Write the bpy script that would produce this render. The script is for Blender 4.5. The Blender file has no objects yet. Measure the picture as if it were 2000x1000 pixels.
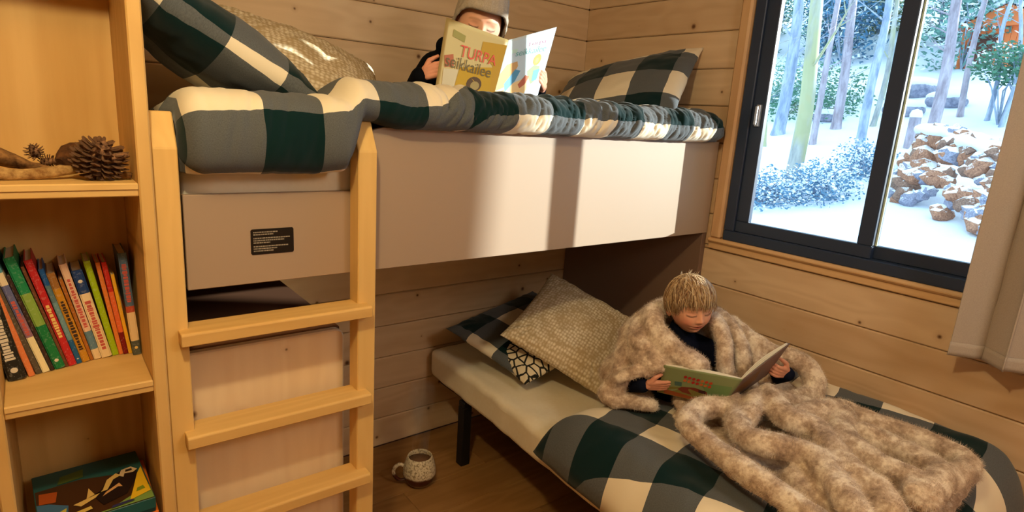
import bpy, bmesh, math, random
from mathutils import Vector, Matrix, noise
random.seed(7)
D = bpy.data
SC = bpy.context.scene
COL = SC.collection
PI = math.pi

# ------------------------------------------------------------------ camera, world, sun, lamps, exposure
XW, YW, YF = 2.278, 2.346, 1.493           # window wall plane, back wall plane, bunk front plane
CAMZ = 1.55
def setup_camera():
    yaw, pitch, roll = 0.675701, 0.227669, 0.065128
    f = Vector((math.sin(yaw)*math.cos(pitch), math.cos(yaw)*math.cos(pitch), -math.sin(pitch)))
    r = Vector((math.cos(yaw), -math.sin(yaw), 0)); u = r.cross(f)
    r2 = r*math.cos(roll)+u*math.sin(roll); u2 = -r*math.sin(roll)+u*math.cos(roll)
    cd = D.cameras.new('camera'); cd.sensor_width = 36; cd.lens = 1176.34/2000*36
    cd.clip_start = .02; cd.clip_end = 200
    c = D.objects.new('camera', cd); COL.objects.link(c)
    M = Matrix((r2, u2, -f)).transposed().to_4x4(); M.translation = (0, 0, CAMZ)
    c.matrix_world = M
    SC.camera = c
setup_camera()
SC.view_settings.view_transform = 'Standard'; SC.view_settings.look = 'None'
SC.view_settings.gamma = 1; SC.view_settings.use_curve_mapping = False
SC.view_settings.exposure = 0.0

w = D.worlds.new('winter_sky'); SC.world = w; w.use_nodes = True
bg = w.node_tree.nodes['Background']; bg.inputs[0].default_value = (.62, .82, 1.0, 1); bg.inputs[1].default_value = 2.9

def lamp(name, kind, loc, energy, color, **k):
    l = D.lights.new(name, kind); l.energy = energy; l.color = color
    for a, b in k.items(): setattr(l, a, b)
    o = D.objects.new(name, l); COL.objects.link(o); o.location = loc
    return o
sun = lamp('sun_light', 'SUN', (5, -3, 4), 10.5, (1.0, .95, .86), angle=.012)
sun.rotation_euler = Vector((-1.46, 1.0, -.34)).to_track_quat('-Z', 'Y').to_euler()
lamp('ceiling_lamp_light', 'POINT', (0.0, .42, 2.36), 46, (1.0, .82, .46), shadow_soft_size=.045)
lamp('room_fill_light', 'POINT', (1.25, -.9, 2.3), 38, (1.0, .92, .77), shadow_soft_size=.25)  # added fill without a fixture, brightens the window wall and low bed

# ------------------------------------------------------------------ materials
def lin(r, g, b):
    def f(c):
        c /= 255.
        return c/12.92 if c <= .04045 else ((c+.055)/1.055)**2.4
    return (f(r), f(g), f(b), 1)
class NT:
    def __init__(s, name, rough=.6):
        s.m = D.materials.new(name); s.m.use_nodes = True; s.t = s.m.node_tree
        s.b = s.t.nodes['Principled BSDF']; s.b.inputs['Roughness'].default_value = rough
        s.b.inputs['Specular IOR Level'].default_value = .3
    def n(s, typ, **k):
        nd = s.t.nodes.new(typ)
        for a, b in k.items():
            if a == 'ins':
                for i, v in b.items():
                    if hasattr(v, 'links') or isinstance(v, bpy.types.NodeSocket): s.t.links.new(v, nd.inputs[i])
                    else: nd.inputs[i].default_value = v
            else: setattr(nd, a, b)
        return nd
    def math(s, op, a, b=0.0, c=None):
        ins = {0: a, 1: b}
        if c is not None: ins[2] = c
        return s.n('ShaderNodeMath', operation=op, ins=ins).outputs[0]
    def mix(s, f, a, b, blend='MIX'):
        nd = s.n('ShaderNodeMix', data_type='RGBA', blend_type=blend)
        for i, v in ((0, f), (6, a), (7, b)):
            if isinstance(v, bpy.types.NodeSocket): s.t.links.new(v, nd.inputs[i])
            else: nd.inputs[i].default_value = v
        return nd.outputs[2]
    def noise(s, vec, scale, detail=3, rough=.5):
        return s.n('ShaderNodeTexNoise', ins={'Vector': vec, 'Scale': scale, 'Detail': detail, 'Roughness': rough}).outputs[0]
    def map(s, vec, scale=(1, 1, 1), loc=(0, 0, 0), rot=(0, 0, 0)):
        return s.n('ShaderNodeMapping', ins={'Vector': vec, 'Scale': scale, 'Location': loc, 'Rotation': rot}).outputs[0]
    def ramp(s, fac, stops, interp='LINEAR'):
        nd = s.n('ShaderNodeValToRGB', ins={0: fac}); cr = nd.color_ramp; cr.interpolation = interp
        while len(cr.elements) < len(stops): cr.elements.new(.5)
        for e, (p, c) in zip(cr.elements, stops):
            e.position = p; e.color = c if len(c) == 4 else (*c, 1)
        return nd.outputs[0]
    def obj(s): return s.n('ShaderNodeTexCoord').outputs['Object']
    def uv(s): return s.n('ShaderNodeTexCoord').outputs['UV']
    def color(s, c):
        if isinstance(c, bpy.types.NodeSocket): s.t.links.new(c, s.b.inputs['Base Color'])
        else: s.b.inputs['Base Color'].default_value = c
    def bump(s, h, strength=.3, dist=.002):
        nd = s.n('ShaderNodeBump', ins={'Height': h, 'Strength': strength, 'Distance': dist})
        s.t.links.new(nd.outputs[0], s.b.inputs['Normal'])
def plain(name, c, rough=.6, metal=0, spec=.3):
    k = NT(name, rough); k.color(c); k.b.inputs['Metallic'].default_value = metal
    k.b.inputs['Specular IOR Level'].default_value = spec
    return k.m
def wood(name, base, dark, knots=True, rough=.55, axis=0, gs=1.0, knot_scale=3.7, amount=.5):
    """grain along `axis` of the object's own coordinates; each object gets its own offset"""
    k = NT(name, rough)
    info = k.n('ShaderNodeObjectInfo').outputs['Random']
    off = k.n('ShaderNodeCombineXYZ', ins={0: k.math('MULTIPLY', info, 17.), 1: k.math('MULTIPLY', info, 31.), 2: k.math('MULTIPLY', info, 47.)}).outputs[0]
    v = k.n('ShaderNodeVectorMath', operation='ADD', ins={0: k.obj(), 1: off}).outputs[0]
    sc = [14*gs, 14*gs, 14*gs]; sc[axis] = .9*gs
    vm = k.map(v, tuple(sc))
    warp = k.noise(k.map(v, (2, 2, 2)), 1.3, 2)
    g = k.noise(vm, 1.6, 5, .6)
    rings = k.math('SINE', k.math('MULTIPLY', k.math('ADD', k.noise(vm, .7, 1), k.math('MULTIPLY', warp, .6)), 34.))
    rings = k.math('MULTIPLY_ADD', rings, .5, .5)
    fac = k.math('MULTIPLY', k.math('ADD', k.math('MULTIPLY', g, .9), k.math('MULTIPLY', rings, .35)), amount)
    tone = k.math('MULTIPLY_ADD', info, .34, -.17)
    fac = k.n('ShaderNodeClamp', ins={0: k.math('ADD', fac, tone)}).outputs[0]
    c = k.mix(fac, base, dark)
    if knots:
        sv = k.n('ShaderNodeSeparateXYZ', ins={0: v}).outputs
        v2 = k.n('ShaderNodeCombineXYZ', ins={0: sv[{0: 0, 1: 1, 2: 2}[axis]], 1: sv[{0: 2, 1: 2, 2: 0}[axis]]}).outputs[0]
        vo = k.n('ShaderNodeTexVoronoi', voronoi_dimensions='2D', ins={'Vector': v2, 'Scale': knot_scale})
        d = vo.outputs['Distance']; rnd = k.n('ShaderNodeSeparateColor', ins={0: vo.outputs['Color']}).outputs[0]
        th = k.math('MULTIPLY_ADD', rnd, .055, -.018)
        kn = k.n('ShaderNodeMapRange', ins={0: d, 1: k.math('ADD', th, .016), 2: k.math('MULTIPLY', th, .5), 3: 0., 4: 1.}).outputs[0]
        halo = k.n('ShaderNodeMapRange', ins={0: d, 1: k.math('MULTIPLY_ADD', th, 2.0, .05), 2: th, 3: 0., 4: .4}).outputs[0]
        c = k.mix(halo, c, dark)
        c = k.mix(kn, c, (dark[0]*.28, dark[1]*.2, dark[2]*.16, 1))
    k.color(c); k.bump(g, .12, .001)
    return k.m
M = {}
M['plank_x'] = wood('pine_plank_back', lin(222, 196, 162), lin(176, 138, 100), axis=0)
M['plank_y'] = wood('pine_plank_side', lin(222, 196, 162), lin(176, 138, 100), axis=1)
M['shelf'] = wood('shelf_pine', lin(228, 192, 126), lin(186, 142, 74), axis=0, knot_scale=2.2, amount=.55)
M['shelf_v'] = wood('shelf_pine_upright', lin(228, 192, 126), lin(186, 142, 74), axis=2, knot_scale=2.2, amount=.55)
M['ladder_v'] = wood('beech_upright', lin(226, 188, 118), lin(200, 156, 86), axis=2, knots=False, amount=.45, gs=1.6)
M['ladder_h'] = wood('beech_rung', lin(226, 188, 118), lin(196, 150, 82), axis=0, knots=False, amount=.6, gs=1.6)
M['box_pine'] = wood('box_pine', lin(236, 214, 178), lin(204, 168, 126), axis=2, knot_scale=3.9, amount=.4)
M['floor'] = wood('oak_floor', lin(170, 128, 78), lin(120, 82, 44), axis=0, knots=False, rough=.4, amount=.7)
M['trim_y'] = wood('pine_trim', lin(226, 190, 142), lin(180, 134, 90), axis=1, knots=False, amount=.5)
M['trim_z'] = wood('pine_trim_upright', lin(214, 176, 132), lin(170, 124, 84), axis=2, knots=False, amount=.5)
M['gap'] = plain('dark_backing', lin(90, 58, 34), .9)
M['taupe'] = plain('taupe_panel', lin(166, 145, 126), .5)
M['brown_panel'] = plain('brown_panel', lin(122, 98, 84), .5)
M['dark_lid'] = plain('dark_brown_lid', lin(112, 72, 46), .9)
M['black_metal'] = plain('black_metal', lin(22, 22, 24), .5)
M['window_frame'] = plain('anthracite_frame', lin(42, 56, 82), .4, 0, .4)
M['steel'] = plain('brushed_steel', lin(210, 214, 220), .3, .8)
M['white_paper'] = plain('paper_edge', lin(226, 214, 190), .8)
M['page'] = plain('book_page', lin(232, 228, 216), .8)
M['skin'] = None

def gingham(name, dark=lin(11, 38, 41), mid=lin(88, 93, 98), light=lin(232, 222, 200)):
    k = NT(name, .9)
    sep = k.n('ShaderNodeSeparateXYZ', ins={0: k.uv()})
    def stripe(c):
        m = k.math('PINGPONG', c, 1.0)         # uv is in cells: fold so that each cell is on or off
        fl = k.math('FLOORED_MODULO', c, 2.0)
        return k.math('GREATER_THAN', fl, 1.0)
    a, b = stripe(sep.outputs[0]), stripe(sep.outputs[1])
    su = k.math('ADD', a, b)
    wv = k.n('ShaderNodeTexNoise', ins={'Vector': k.map(k.uv(), (60, 60, 60)), 'Scale': 1.0, 'Detail': 2.0}).outputs[0]
    midv = k.mix(wv, (mid[0]*.62, mid[1]*.62, mid[2]*.62, 1), (mid[0]*1.45, mid[1]*1.45, mid[2]*1.45, 1))
    c = k.mix(k.math('GREATER_THAN', su, .5), light, midv)
    c = k.mix(k.math('GREATER_THAN', su, 1.5), c, dark)
    k.color(c); k.bump(wv, .25, .001); k.b.inputs['Specular IOR Level'].default_value = 0.05
    k.b.inputs['Sheen Weight'].default_value = .15
    return k.m
M['gingham'] = gingham('green_buffalo_check')
def fabric(name, c, c2, scale=400, rough=.9, bump=.3):
    k = NT(name, rough); nz = k.noise(k.obj(), scale, 2); k.color(k.mix(nz, c, c2)); k.bump(nz, bump, .001); k.b.inputs['Specular IOR Level'].default_value = 0.05
    return k.m
M['sheet'] = fabric('cream_sheet', lin(240, 232, 212), lin(232, 220, 194), 60)
M['curtain'] = fabric('taupe_linen', lin(186, 176, 168), lin(164, 154, 146), 350)
M['curtain'].node_tree.nodes['Principled BSDF'].inputs['Subsurface Weight'].default_value = 0
M['navy'] = fabric('navy_knit', lin(22, 28, 48), lin(14, 18, 34), 300)
M['black_cloth'] = fabric('black_fleece', lin(16, 18, 24), lin(10, 11, 16), 200)
M['hat'] = None
def fur_mat(name):
    k = NT(name, 1.0)
    v = k.obj()
    n1 = k.noise(v, 17, 4, .65); n2 = k.noise(v, 90, 3, .6)
    f = k.math('ADD', k.math('MULTIPLY', n1, .8), k.math('MULTIPLY', n2, .32))
    k.color(k.ramp(f, [(.38, lin(140, 118, 102)), (.53, lin(190, 168, 148)), (.68, lin(238, 226, 210))]))
    k.b.inputs['Sheen Weight'].default_value = .3
    k.bump(n2, .5, .004)
    return k.m
M['fur'] = fur_mat('mottled_faux_fur')

# ------------------------------------------------------------------ builders
def setp(o, label=None, cat=None, group=None, kind=None):
    if label: o['label'] = label
    if cat: o['category'] = cat
    if group: o['group'] = group
    if kind: o['kind'] = kind
    return o
def wloc(o):
    v = Vector((0, 0, 0))
    while o is not None: v += o.location; o = o.parent
    return v
def link(name, me, mats=None, parent=None, loc=None, smooth=False):
    """mesh in world coordinates unless loc is given (then mesh is local about loc)"""
    o = D.objects.new(name, me); COL.objects.link(o)
    if mats is not None:
        for m in (mats if isinstance(mats, (list, tuple)) else [mats]):
            me.materials.append(m)
    L = Vector(loc) if loc is not None else Vector((0, 0, 0))
    if parent is not None: o.parent = parent; L = L-wloc(parent)
    o.location = L
    if smooth:
        for p in me.polygons: p.use_smooth = True
    return o
def thing(name, loc, label, cat, group=None, kind=None):
    o = D.objects.new(name, None); COL.objects.link(o); o.location = loc; o.empty_display_size = .05
    return setp(o, label, cat, group, kind)
def bm_mesh(bm, name='mesh'):
    me = D.meshes.new(name); bm.to_mesh(me); bm.free(); return me
def add_box(bm, x0, x1, y0, y1, z0, z1, bev=0, seg=1, mat=0):
    r = bmesh.ops.create_cube(bm, size=1)
    vs = r['verts']
    for v in vs: v.co = Vector((x0+(v.co.x+.5)*(x1-x0), y0+(v.co.y+.5)*(y1-y0), z0+(v.co.z+.5)*(z1-z0)))
    fs = set(f for v in vs for f in v.link_faces)
    for f in fs: f.material_index = mat
    if bev > 0:
        es = list(set(e for v in vs for e in v.link_edges))
        bmesh.ops.bevel(bm, geom=es, offset=bev, segments=seg, affect='EDGES', profile=.5)
def box(name, dims, mat, parent=None, bev=.002, seg=1, smooth=False):
    bm = bmesh.new(); add_box(bm, *dims, bev=bev, seg=seg)
    return link(name, bm_mesh(bm), mat, parent, smooth=smooth)
def boxes(name, lst, mat, parent=None, bev=.002):
    bm = bmesh.new()
    for d in lst: add_box(bm, *d, bev=bev)
    return link(name, bm_mesh(bm), mat, parent)
def prism(name, pts, y0, y1, mat, parent=None, bev=.002, axis='y'):
    """polygon pts in (a,b); extruded along axis"""
    bm = bmesh.new()
    def P(a, b, c): return (a, c, b) if axis == 'y' else ((c, a, b) if axis == 'x' else (a, b, c))
    va = [bm.verts.new(P(a, b, y0)) for a, b in pts]; f = bm.faces.new(va)
    r = bmesh.ops.extrude_face_region(bm, geom=[f]); dv = Vector(P(0, 0, y1-y0))
    bmesh.ops.translate(bm, verts=[v for v in r['geom'] if isinstance(v, bmesh.types.BMVert)], vec=dv)
    bmesh.ops.recalc_face_normals(bm, faces=bm.faces)
    if bev: bmesh.ops.bevel(bm, geom=[e for e in bm.edges], offset=bev, segments=1, affect='EDGES')
    return link(name, bm_mesh(bm), mat, parent)
def round_box(lo, hi, r, n=24, warp=None):
    bm = bmesh.new(); bmesh.ops.create_cube(bm, size=2)
    bmesh.ops.subdivide_edges(bm, edges=bm.edges[:], cuts=n, use_grid_fill=True)
    lo = Vector(lo); hi = Vector(hi); c = (lo+hi)/2; h = (hi-lo)/2
    for v in bm.verts:
        p = Vector((c[i]+v.co[i]*h[i] for i in range(3)))
        q = Vector((min(max(p[i], lo[i]+r), hi[i]-r) for i in range(3)))
        d = p-q
        if d.length > 1e-7: p = q+d.normalized()*r
        if warp: p = warp(p)
        v.co = p
    return bm
def tube(bm, pts, rads, seg=8, cap=True, flat=1.0, mat=0):
    pts = [Vector(p) for p in pts]; rings = []; up = Vector((.13, .27, .95))
    for i, p in enumerate(pts):
        t = (pts[min(i+1, len(pts)-1)]-pts[max(i-1, 0)]).normalized()
        a = t.cross(up)
        if a.length < .1: a = t.cross(Vector((1, 0, 0)))
        a.normalize(); b = a.cross(t).normalized(); up = b
        r = rads[i] if isinstance(rads, (list, tuple)) else rads
        rings.append([bm.verts.new(p+a*math.cos(2*PI*k/seg)*r+b*math.sin(2*PI*k/seg)*r*flat) for k in range(seg)])
    for A, B in zip(rings, rings[1:]):
        for k in range(seg):
            f = bm.faces.new((A[k], A[(k+1) % seg], B[(k+1) % seg], B[k])); f.material_index = mat; f.smooth = True
    if cap:
        bm.faces.new(rings[0]).material_index = mat; bm.faces.new(rings[-1][::-1]).material_index = mat
def lathe(bm, prof, c, seg=32, mats=None):
    rings = []
    for r, z in prof:
        rings.append([bm.verts.new((c[0]+r*math.cos(2*PI*k/seg), c[1]+r*math.sin(2*PI*k/seg), c[2]+z)) for k in range(seg)] if r > 1e-6 else [bm.verts.new((c[0], c[1], c[2]+z))])
    for i, (A, B) in enumerate(zip(rings, rings[1:])):
        for k in range(seg):
            a = [A[k % len(A)], A[(k+1) % len(A)], B[(k+1) % len(B)], B[k % len(B)]]
            u = []
            for q in a:
                if q not in u: u.append(q)
            if len(u) > 2:
                f = bm.faces.new(u); f.smooth = True
                if mats: f.material_index = mats[i]
def remeshed(bm, voxel, smooth=4, fac=.5):
    """union of everything in bm through a voxel remesh, returned as a plain mesh"""
    me = bm_mesh(bm, 'tmp'); o = D.objects.new('tmp', me); COL.objects.link(o)
    m = o.modifiers.new('r', 'REMESH'); m.mode = 'VOXEL'; m.voxel_size = voxel; m.use_smooth_shade = True
    if smooth:
        s = o.modifiers.new('s', 'SMOOTH'); s.iterations = smooth; s.factor = fac
    dg = bpy.context.evaluated_depsgraph_get(); dg.update()
    out = D.meshes.new_from_object(o.evaluated_get(dg))
    D.objects.remove(o); D.meshes.remove(me)
    for p in out.polygons: p.use_smooth = True
    return out
def blob(bm, p, r, sub=2, sc=(1, 1, 1)):
    g = bmesh.ops.create_icosphere(bm, subdivisions=sub, radius=1)
    for v in g['verts']: v.co = Vector((p[0]+v.co.x*r*sc[0], p[1]+v.co.y*r*sc[1], p[2]+v.co.z*r*sc[2]))
def limb(bm, pts, rads, step=.4):
    """tapering round chain: overlapping spheres and cones to be united by the remesh"""
    pts = [Vector(p) for p in pts]
    if not isinstance(rads, (list, tuple)): rads = [rads]*len(pts)
    for p, r in zip(pts, rads): blob(bm, p, r, 2)
    for a, b, ra, rb in zip(pts, pts[1:], rads, rads[1:]):
        tube(bm, [a, b], [ra, rb], 14)
def spline(pts, n):
    pts = [Vector(p) for p in pts]; out = []
    P = [pts[0]]+pts+[pts[-1]]
    for i in range(1, len(P)-2):
        for k in range(n):
            t = k/n; a, b, c, d = P[i-1], P[i], P[i+1], P[i+2]
            out.append(.5*((2*b)+(c-a)*t+(2*a-5*b+4*c-d)*t*t+(3*b-a-3*c+d)*t**3))
    out.append(pts[-1]); return out
def grid_mesh(nu, nv, fn, uvfn=None, closed_u=False):
    vs = []; fs = []; uvs = []
    for j in range(nv+1):
        for i in range(nu+1): vs.append(fn(i/nu, j/nv))
    for j in range(nv):
        for i in range(nu):
            a = j*(nu+1)+i; fs.append((a, a+1, a+nu+2, a+nu+1))
    me = D.meshes.new('grid'); me.from_pydata([tuple(v) for v in vs], [], fs)
    if uvfn:
        ul = me.uv_layers.new(name='uv')
        for p in me.polygons:
            for li in p.loop_indices:
                vi = me.loops[li].vertex_index; ul.data[li].uv = uvfn((vi % (nu+1))/nu, (vi//(nu+1))/nv)
    for p in me.polygons: p.use_smooth = True
    return me
def sstep(a, b, x):
    t = min(max((x-a)/(b-a), 0), 1); return t*t*(3-2*t)
def nz(x, y, z=0.): return noise.noise(Vector((x, y, z)))
def text_mesh(s, size, depth=.0006):
    c = D.curves.new('t', 'FONT'); c.body = s; c.size = size; c.extrude = depth; c.align_x = 'CENTER'; c.align_y = 'CENTER'
    o = D.objects.new('t', c); COL.objects.link(o)
    dg = bpy.context.evaluated_depsgraph_get(); dg.update()
    me = D.meshes.new_from_object(o.evaluated_get(dg)); D.objects.remove(o); D.curves.remove(c)
    return me

# ------------------------------------------------------------------ room shell
WT = 1.947; PP = .1505; ROWS = range(-4, 13)
ZTOP = 2.49
def structure(o): o['kind'] = 'structure'; return o
wall_back = structure(box('wall_back', (-1.82, XW+.03, YW+.016, YW+.10, 0, ZTOP), M['gap'], bev=0))
wall_right = structure(boxes('wall_right', [
    (XW+.016, XW+.10, -2.2, YW+.1, 0, 1.085), (XW+.016, XW+.10, -2.2, YW+.1, 2.22, ZTOP),
    (XW+.016, XW+.10, 1.43, YW+.1, 1.085, 2.22), (XW+.016, XW+.10, -2.2, .31, 1.085, 2.22)], M['gap'], bev=0))
_pc = {}
def plank_mesh(L, H, axis):
    key = (round(L, 3), round(H, 3), axis)
    if key in _pc: return _pc[key]
    b = .0045; g = .0012; t = .016
    prof = [(t, g), (b, g), (0, g+b), (0, H-g-b), (b, H-g), (t, H-g)]     # (depth, height)
    bm = bmesh.new(); R = []
    for s in (0, L):
        R.append([bm.verts.new((s, d, h) if axis == 'x' else (d, s, h)) for d, h in prof])
    for k in range(6): bm.faces.new((R[0][k], R[0][(k+1) % 6], R[1][(k+1) % 6], R[1][k]))
    bm.faces.new(R[0][::-1]); bm.faces.new(R[1]); bmesh.ops.recalc_face_normals(bm, faces=bm.faces)
    me = bm_mesh(bm, 'plank'); me.materials.append(M['plank_x'] if axis == 'x' else M['plank_y'])
    _pc[key] = me; return me
def plank(parent, axis, a0, a1, z0, z1):
    me = plank_mesh(a1-a0, z1-z0, axis)
    o = D.objects.new('plank', me); COL.objects.link(o); o.parent = parent
    o.location = (a0, YW, z0) if axis == 'x' else (XW, a0, z0)
for k in ROWS:
    z1 = min(WT-PP*k, ZTOP); z0 = max(WT-PP*(k+1), 0)
    if z1-z0 < .02: continue
    plank(wall_back, 'x', -1.8, XW-.0005, z0, z1)
    if z0 >= 2.2 or z1 <= 1.06: plank(wall_right, 'y', -2.18, YW-.0005, z0, z1)
    elif z0 < 1.06 < z1:
        plank(wall_right, 'y', -2.18, YW-.0005, z0, 1.06)
        plank(wall_right, 'y', 1.462, YW-.0005, 1.06, z1); plank(wall_right, 'y', -2.18, .27, 1.06, z1)
    else:
        zt = min(z1, 2.26)
        plank(wall_right, 'y', 1.462, YW-.0005, z0, z1); plank(wall_right, 'y', -2.18, .27, z0, z1)
        if z1 > 2.26: plank(wall_right, 'y', .27, 1.462, 2.26, z1)
structure(box('wall_left', (-1.9, -1.8, -2.2, YW+.1, 0, ZTOP), plain('left_wall_pine', lin(206, 166, 118), .7), bev=0))
structure(box('wall_front', (-1.9, XW+.1, -2.3, -2.2, 0, ZTOP), plain('front_wall_pine', lin(206, 166, 118), .7), bev=0))
structure(box('ceiling', (-1.9, XW+.1, -2.3, YW+.1, ZTOP, ZTOP+.08), plain('ceiling_board', lin(214, 184, 144), .7), bev=0))
floor = structure(box('floor', (-1.9, XW+.1, -2.3, YW+.1, -.08, -.012), M['gap'], bev=0))
def floor_planks():
    W_, L_ = .19, 1.28; bm = bmesh.new(); add_box(bm, 0, L_-.0015, 0, W_-.0015, -.012, 0, bev=.0012)
    me = bm_mesh(bm, 'board'); me.materials.append(M['floor'])
    y = YW-W_; r = 0
    while y > -2.3:
        x = -1.9+[0, -.44, -.86][r % 3]
        while x < XW+.05:
            o = D.objects.new('floor_board', me); COL.objects.link(o); o.parent = floor; o.location = (x, y, 0)
            x += L_
        y -= W_; r += 1
floor_planks()
structure(boxes('trim_1', [(XW-.028, XW+.004, .27, 1.478, 1.078, 1.098)], M['trim_y'], bev=.008))
structure(boxes('trim_2', [(XW-.014, XW+.004, .27, 1.475, 1.050, 1.079)], M['trim_y'], bev=.003))
structure(boxes('trim_3', [(XW-.022, XW+.01, 1.422, 1.470, 1.098, 2.30)], M['trim_z'], bev=.008))
structure(boxes('trim_4', [(XW-.022, XW+.01, .262, .31, 1.098, 2.30)], M['trim_z'], bev=.008))
structure(boxes('trim_5', [(XW-.022, XW+.01, .31, 1.422, 2.215, 2.27)], M['trim_y'], bev=.006))
structure(boxes('trim_6', [(XW+.004, XW+.10, .31, 1.43, 1.085, 1.096), (XW+.01, XW+.10, 1.420, 1.432, 1.096, 2.22),
                           (XW+.01, XW+.10, .309, .32, 1.096, 2.22)], M['trim_y'], bev=0))
structure(box('wall_partition', (.160, .184, 1.69, YW-.001, 0, ZTOP-.001), M['shelf_v'], bev=0))

# window: outer frame, two sliding sashes, glass, pull
win = structure(thing('window_1', (XW+.03, .87, 1.096), None, None)); 
def glass_mat():
    m = D.materials.new('window_glass'); m.use_nodes = True; t = m.node_tree; t.nodes.clear()
    o = t.nodes.new('ShaderNodeOutputMaterial'); mx = t.nodes.new('ShaderNodeMixShader')
    tr = t.nodes.new('ShaderNodeBsdfTransparent'); gl = t.nodes.new('ShaderNodeBsdfGlossy'); gl.inputs['Roughness'].default_value = .02
    fr = t.nodes.new('ShaderNodeFresnel'); fr.inputs[0].default_value = 1.25; tr.inputs[0].default_value = (.93, .985, .99, 1)
    t.links.new(fr.outputs[0], mx.inputs[0]); t.links.new(tr.outputs[0], mx.inputs[1]); t.links.new(gl.outputs[0], mx.inputs[2]); t.links.new(mx.outputs[0], o.inputs[0])
    return m
M['glass'] = glass_mat()
def ring(name, y0, y1, z0, z1, x0, x1, wl, wr, wb, wt, mat, parent, bev=.003):
    return boxes(name, [(x0, x1, y0, y1, z0, z0+wb), (x0, x1, y0, y1, z1-wt, z1), (x0, x1, y0, y0+wr, z0+wb, z1-wt), (x0, x1, y1-wl, y1, z0+wb, z1-wt)], mat, parent, bev)
ring('frame', .318, 1.420, 1.096, 2.214, XW+.0, XW+.075, .045, .045, .042, .05, M['window_frame'], win)
s1 = ring('sash', .842, 1.376, 1.138, 2.165, XW+.012, XW+.040, .055, .052, .046, .05, M['window_frame'], win)
s2 = ring('sash', .362, .897, 1.138, 2.165, XW+.042, XW+.070, .055, .055, .046, .05, M['window_frame'], win)
box('pane', (XW+.024, XW+.028, .892, 1.323, 1.182, 2.117), M['glass'], s1, bev=0)
box('pane', (XW+.054, XW+.058, .415, .844, 1.182, 2.117), M['glass'], s2, bev=0)
box('mullion_reflection', (XW+.036, XW+.045, .836, .8425, 1.184, 2.115), plain('pale_green_reflection', lin(196, 214, 190), .4), s2, bev=.001)  # pale strip paints the reflection along the mullion's right edge
boxes('window_pull', [(XW-.004, XW+.013, 1.334, 1.350, 1.572, 1.656), (XW-.012, XW-.004, 1.338, 1.346, 1.585, 1.592), (XW-.012, XW-.004, 1.338, 1.346, 1.636, 1.643), (XW-.018, XW-.011, 1.337, 1.347, 1.578, 1.650)], M['steel'], s1, bev=.0015)['label'] = 'slim pale metal pull'

# ------------------------------------------------------------------ bunk bed
bunk = thing('bunk_bed', (1.25, YF, 0), 'tall taupe upper bunk on a brown end panel, with notched safety side behind the ladder', 'bed')
prism('front_panel', [(.250, 1.112), (2.272, 1.112), (2.272, 1.500), (.735, 1.500), (.705, 1.492), (.690, 1.470), (.688, 1.333), (.250, 1.333)], YF, YF+.02, M['taupe'], bunk, .0015)
box('end_panel', (XW-.03, XW-.001, YF+.004, YW-.004, 0, 1.111), M['brown_panel'], bunk)
box('end_board', (.187, .212, YF+.004, YW-.004, 0, 1.42), M['brown_panel'], bunk)
box('bed_base', (.214, XW-.004, YF+.021, YW-.004, 1.116, 1.150), M['brown_panel'], bunk)
boxes('mattress_slat_support', [(.25+i*.2, .32+i*.2, YF+.03, YW-.01, 1.1505, 1.168) for i in range(10)], M['shelf'], bunk)
def sticker_mat():
    return plain('black_sticker', lin(26, 20, 16), .4)
stk = prism('warning_label', [(.3935, 1.1835), (.4895, 1.1835), (.4925, 1.187), (.4925, 1.243), (.4895, 1.2465), (.3935, 1.2465), (.3905, 1.243), (.3905, 1.187)], YF-.0012, YF-.0002, sticker_mat(), bunk, 0)
stk['label'] = 'small black sticker with rows of tiny pale print'
def sticker_lines():
    bm = bmesh.new(); rnd = random.Random(3)
    z = 1.2405
    rows = [.62, .50, 0, .93, .78, .42, 0, .88, .60, .5]
    for wd in rows:
        if wd == 0: z -= .0035; continue
        x = .3965; xe = .3965+.093*wd
        while x < xe:
            l = rnd.uniform(.0018, .0062); add_box(bm, x, min(x+l, xe), YF-.0016, YF-.0012, z-.0034, z-.0004); x += l+.0011
        z -= .0056
    o = link('printed_line', bm_mesh(bm), plain('sticker_print', lin(150, 142, 128), .6), stk); setp(o, kind='stuff')
sticker_lines()
mattress_u = link('mattress', bm_mesh(round_box((.252, YF+.024, 1.169), (XW-.012, YW-.012, 1.412), .03, 26,
    lambda p: Vector((p.x, p.y+.004*nz(p.x*7, p.z*20) if p.y < 1.6 else p.y, p.z+.004*nz(p.x*9, p.y*5))))), M['sheet'], None, smooth=True)
setp(mattress_u, 'cream sheeted mattress inside the upper bunk under the check duvet', 'mattress')

# ladder
lad = thing('ladder', (.44, 1.44, 0), 'blond wood bunk ladder with chamfered uprights and four flat rungs', 'ladder')
for x0, x1 in ((.189, .237), (.640, .691)):
    prism('upright', [(1.438, 0), (YF-.0015, 0), (YF-.0015, 1.514), (1.478, 1.514), (1.438, 1.44)], x0, x1, M['ladder_v'], lad, .0025, axis='x')
for z in (1.04, .79, .546, .30):
    prism('rung', [(1.402, z-.030), (1.484, z-.030), (1.484, z), (1.406, z), (1.402, z-.004)], .216, .666, M['ladder_h'], lad, .0015, axis='x')

# pine chest with dark lid beneath the bunk
chest = thing('storage_chest', (.42, 1.9, 0), 'pine fronted chest with a dark brown top standing behind the ladder under the bunk', 'chest')
prism('front_board', [(.238, .004), (.636, .004), (.636, .925), (.630, .940), (.615, .946), (.238, .946)], 1.520, 1.546, M['box_pine'], chest, .004)
box('side_board', (.238, .258, 1.547, YW-.004, .004, .928), M['box_pine'], chest)
box('side_board', (.612, .634, 1.547, YW-.004, .004, .928), M['box_pine'], chest)
box('lid', (.238, .634, 1.547, YW-.004, .930, .944), M['dark_lid'], chest)

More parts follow.
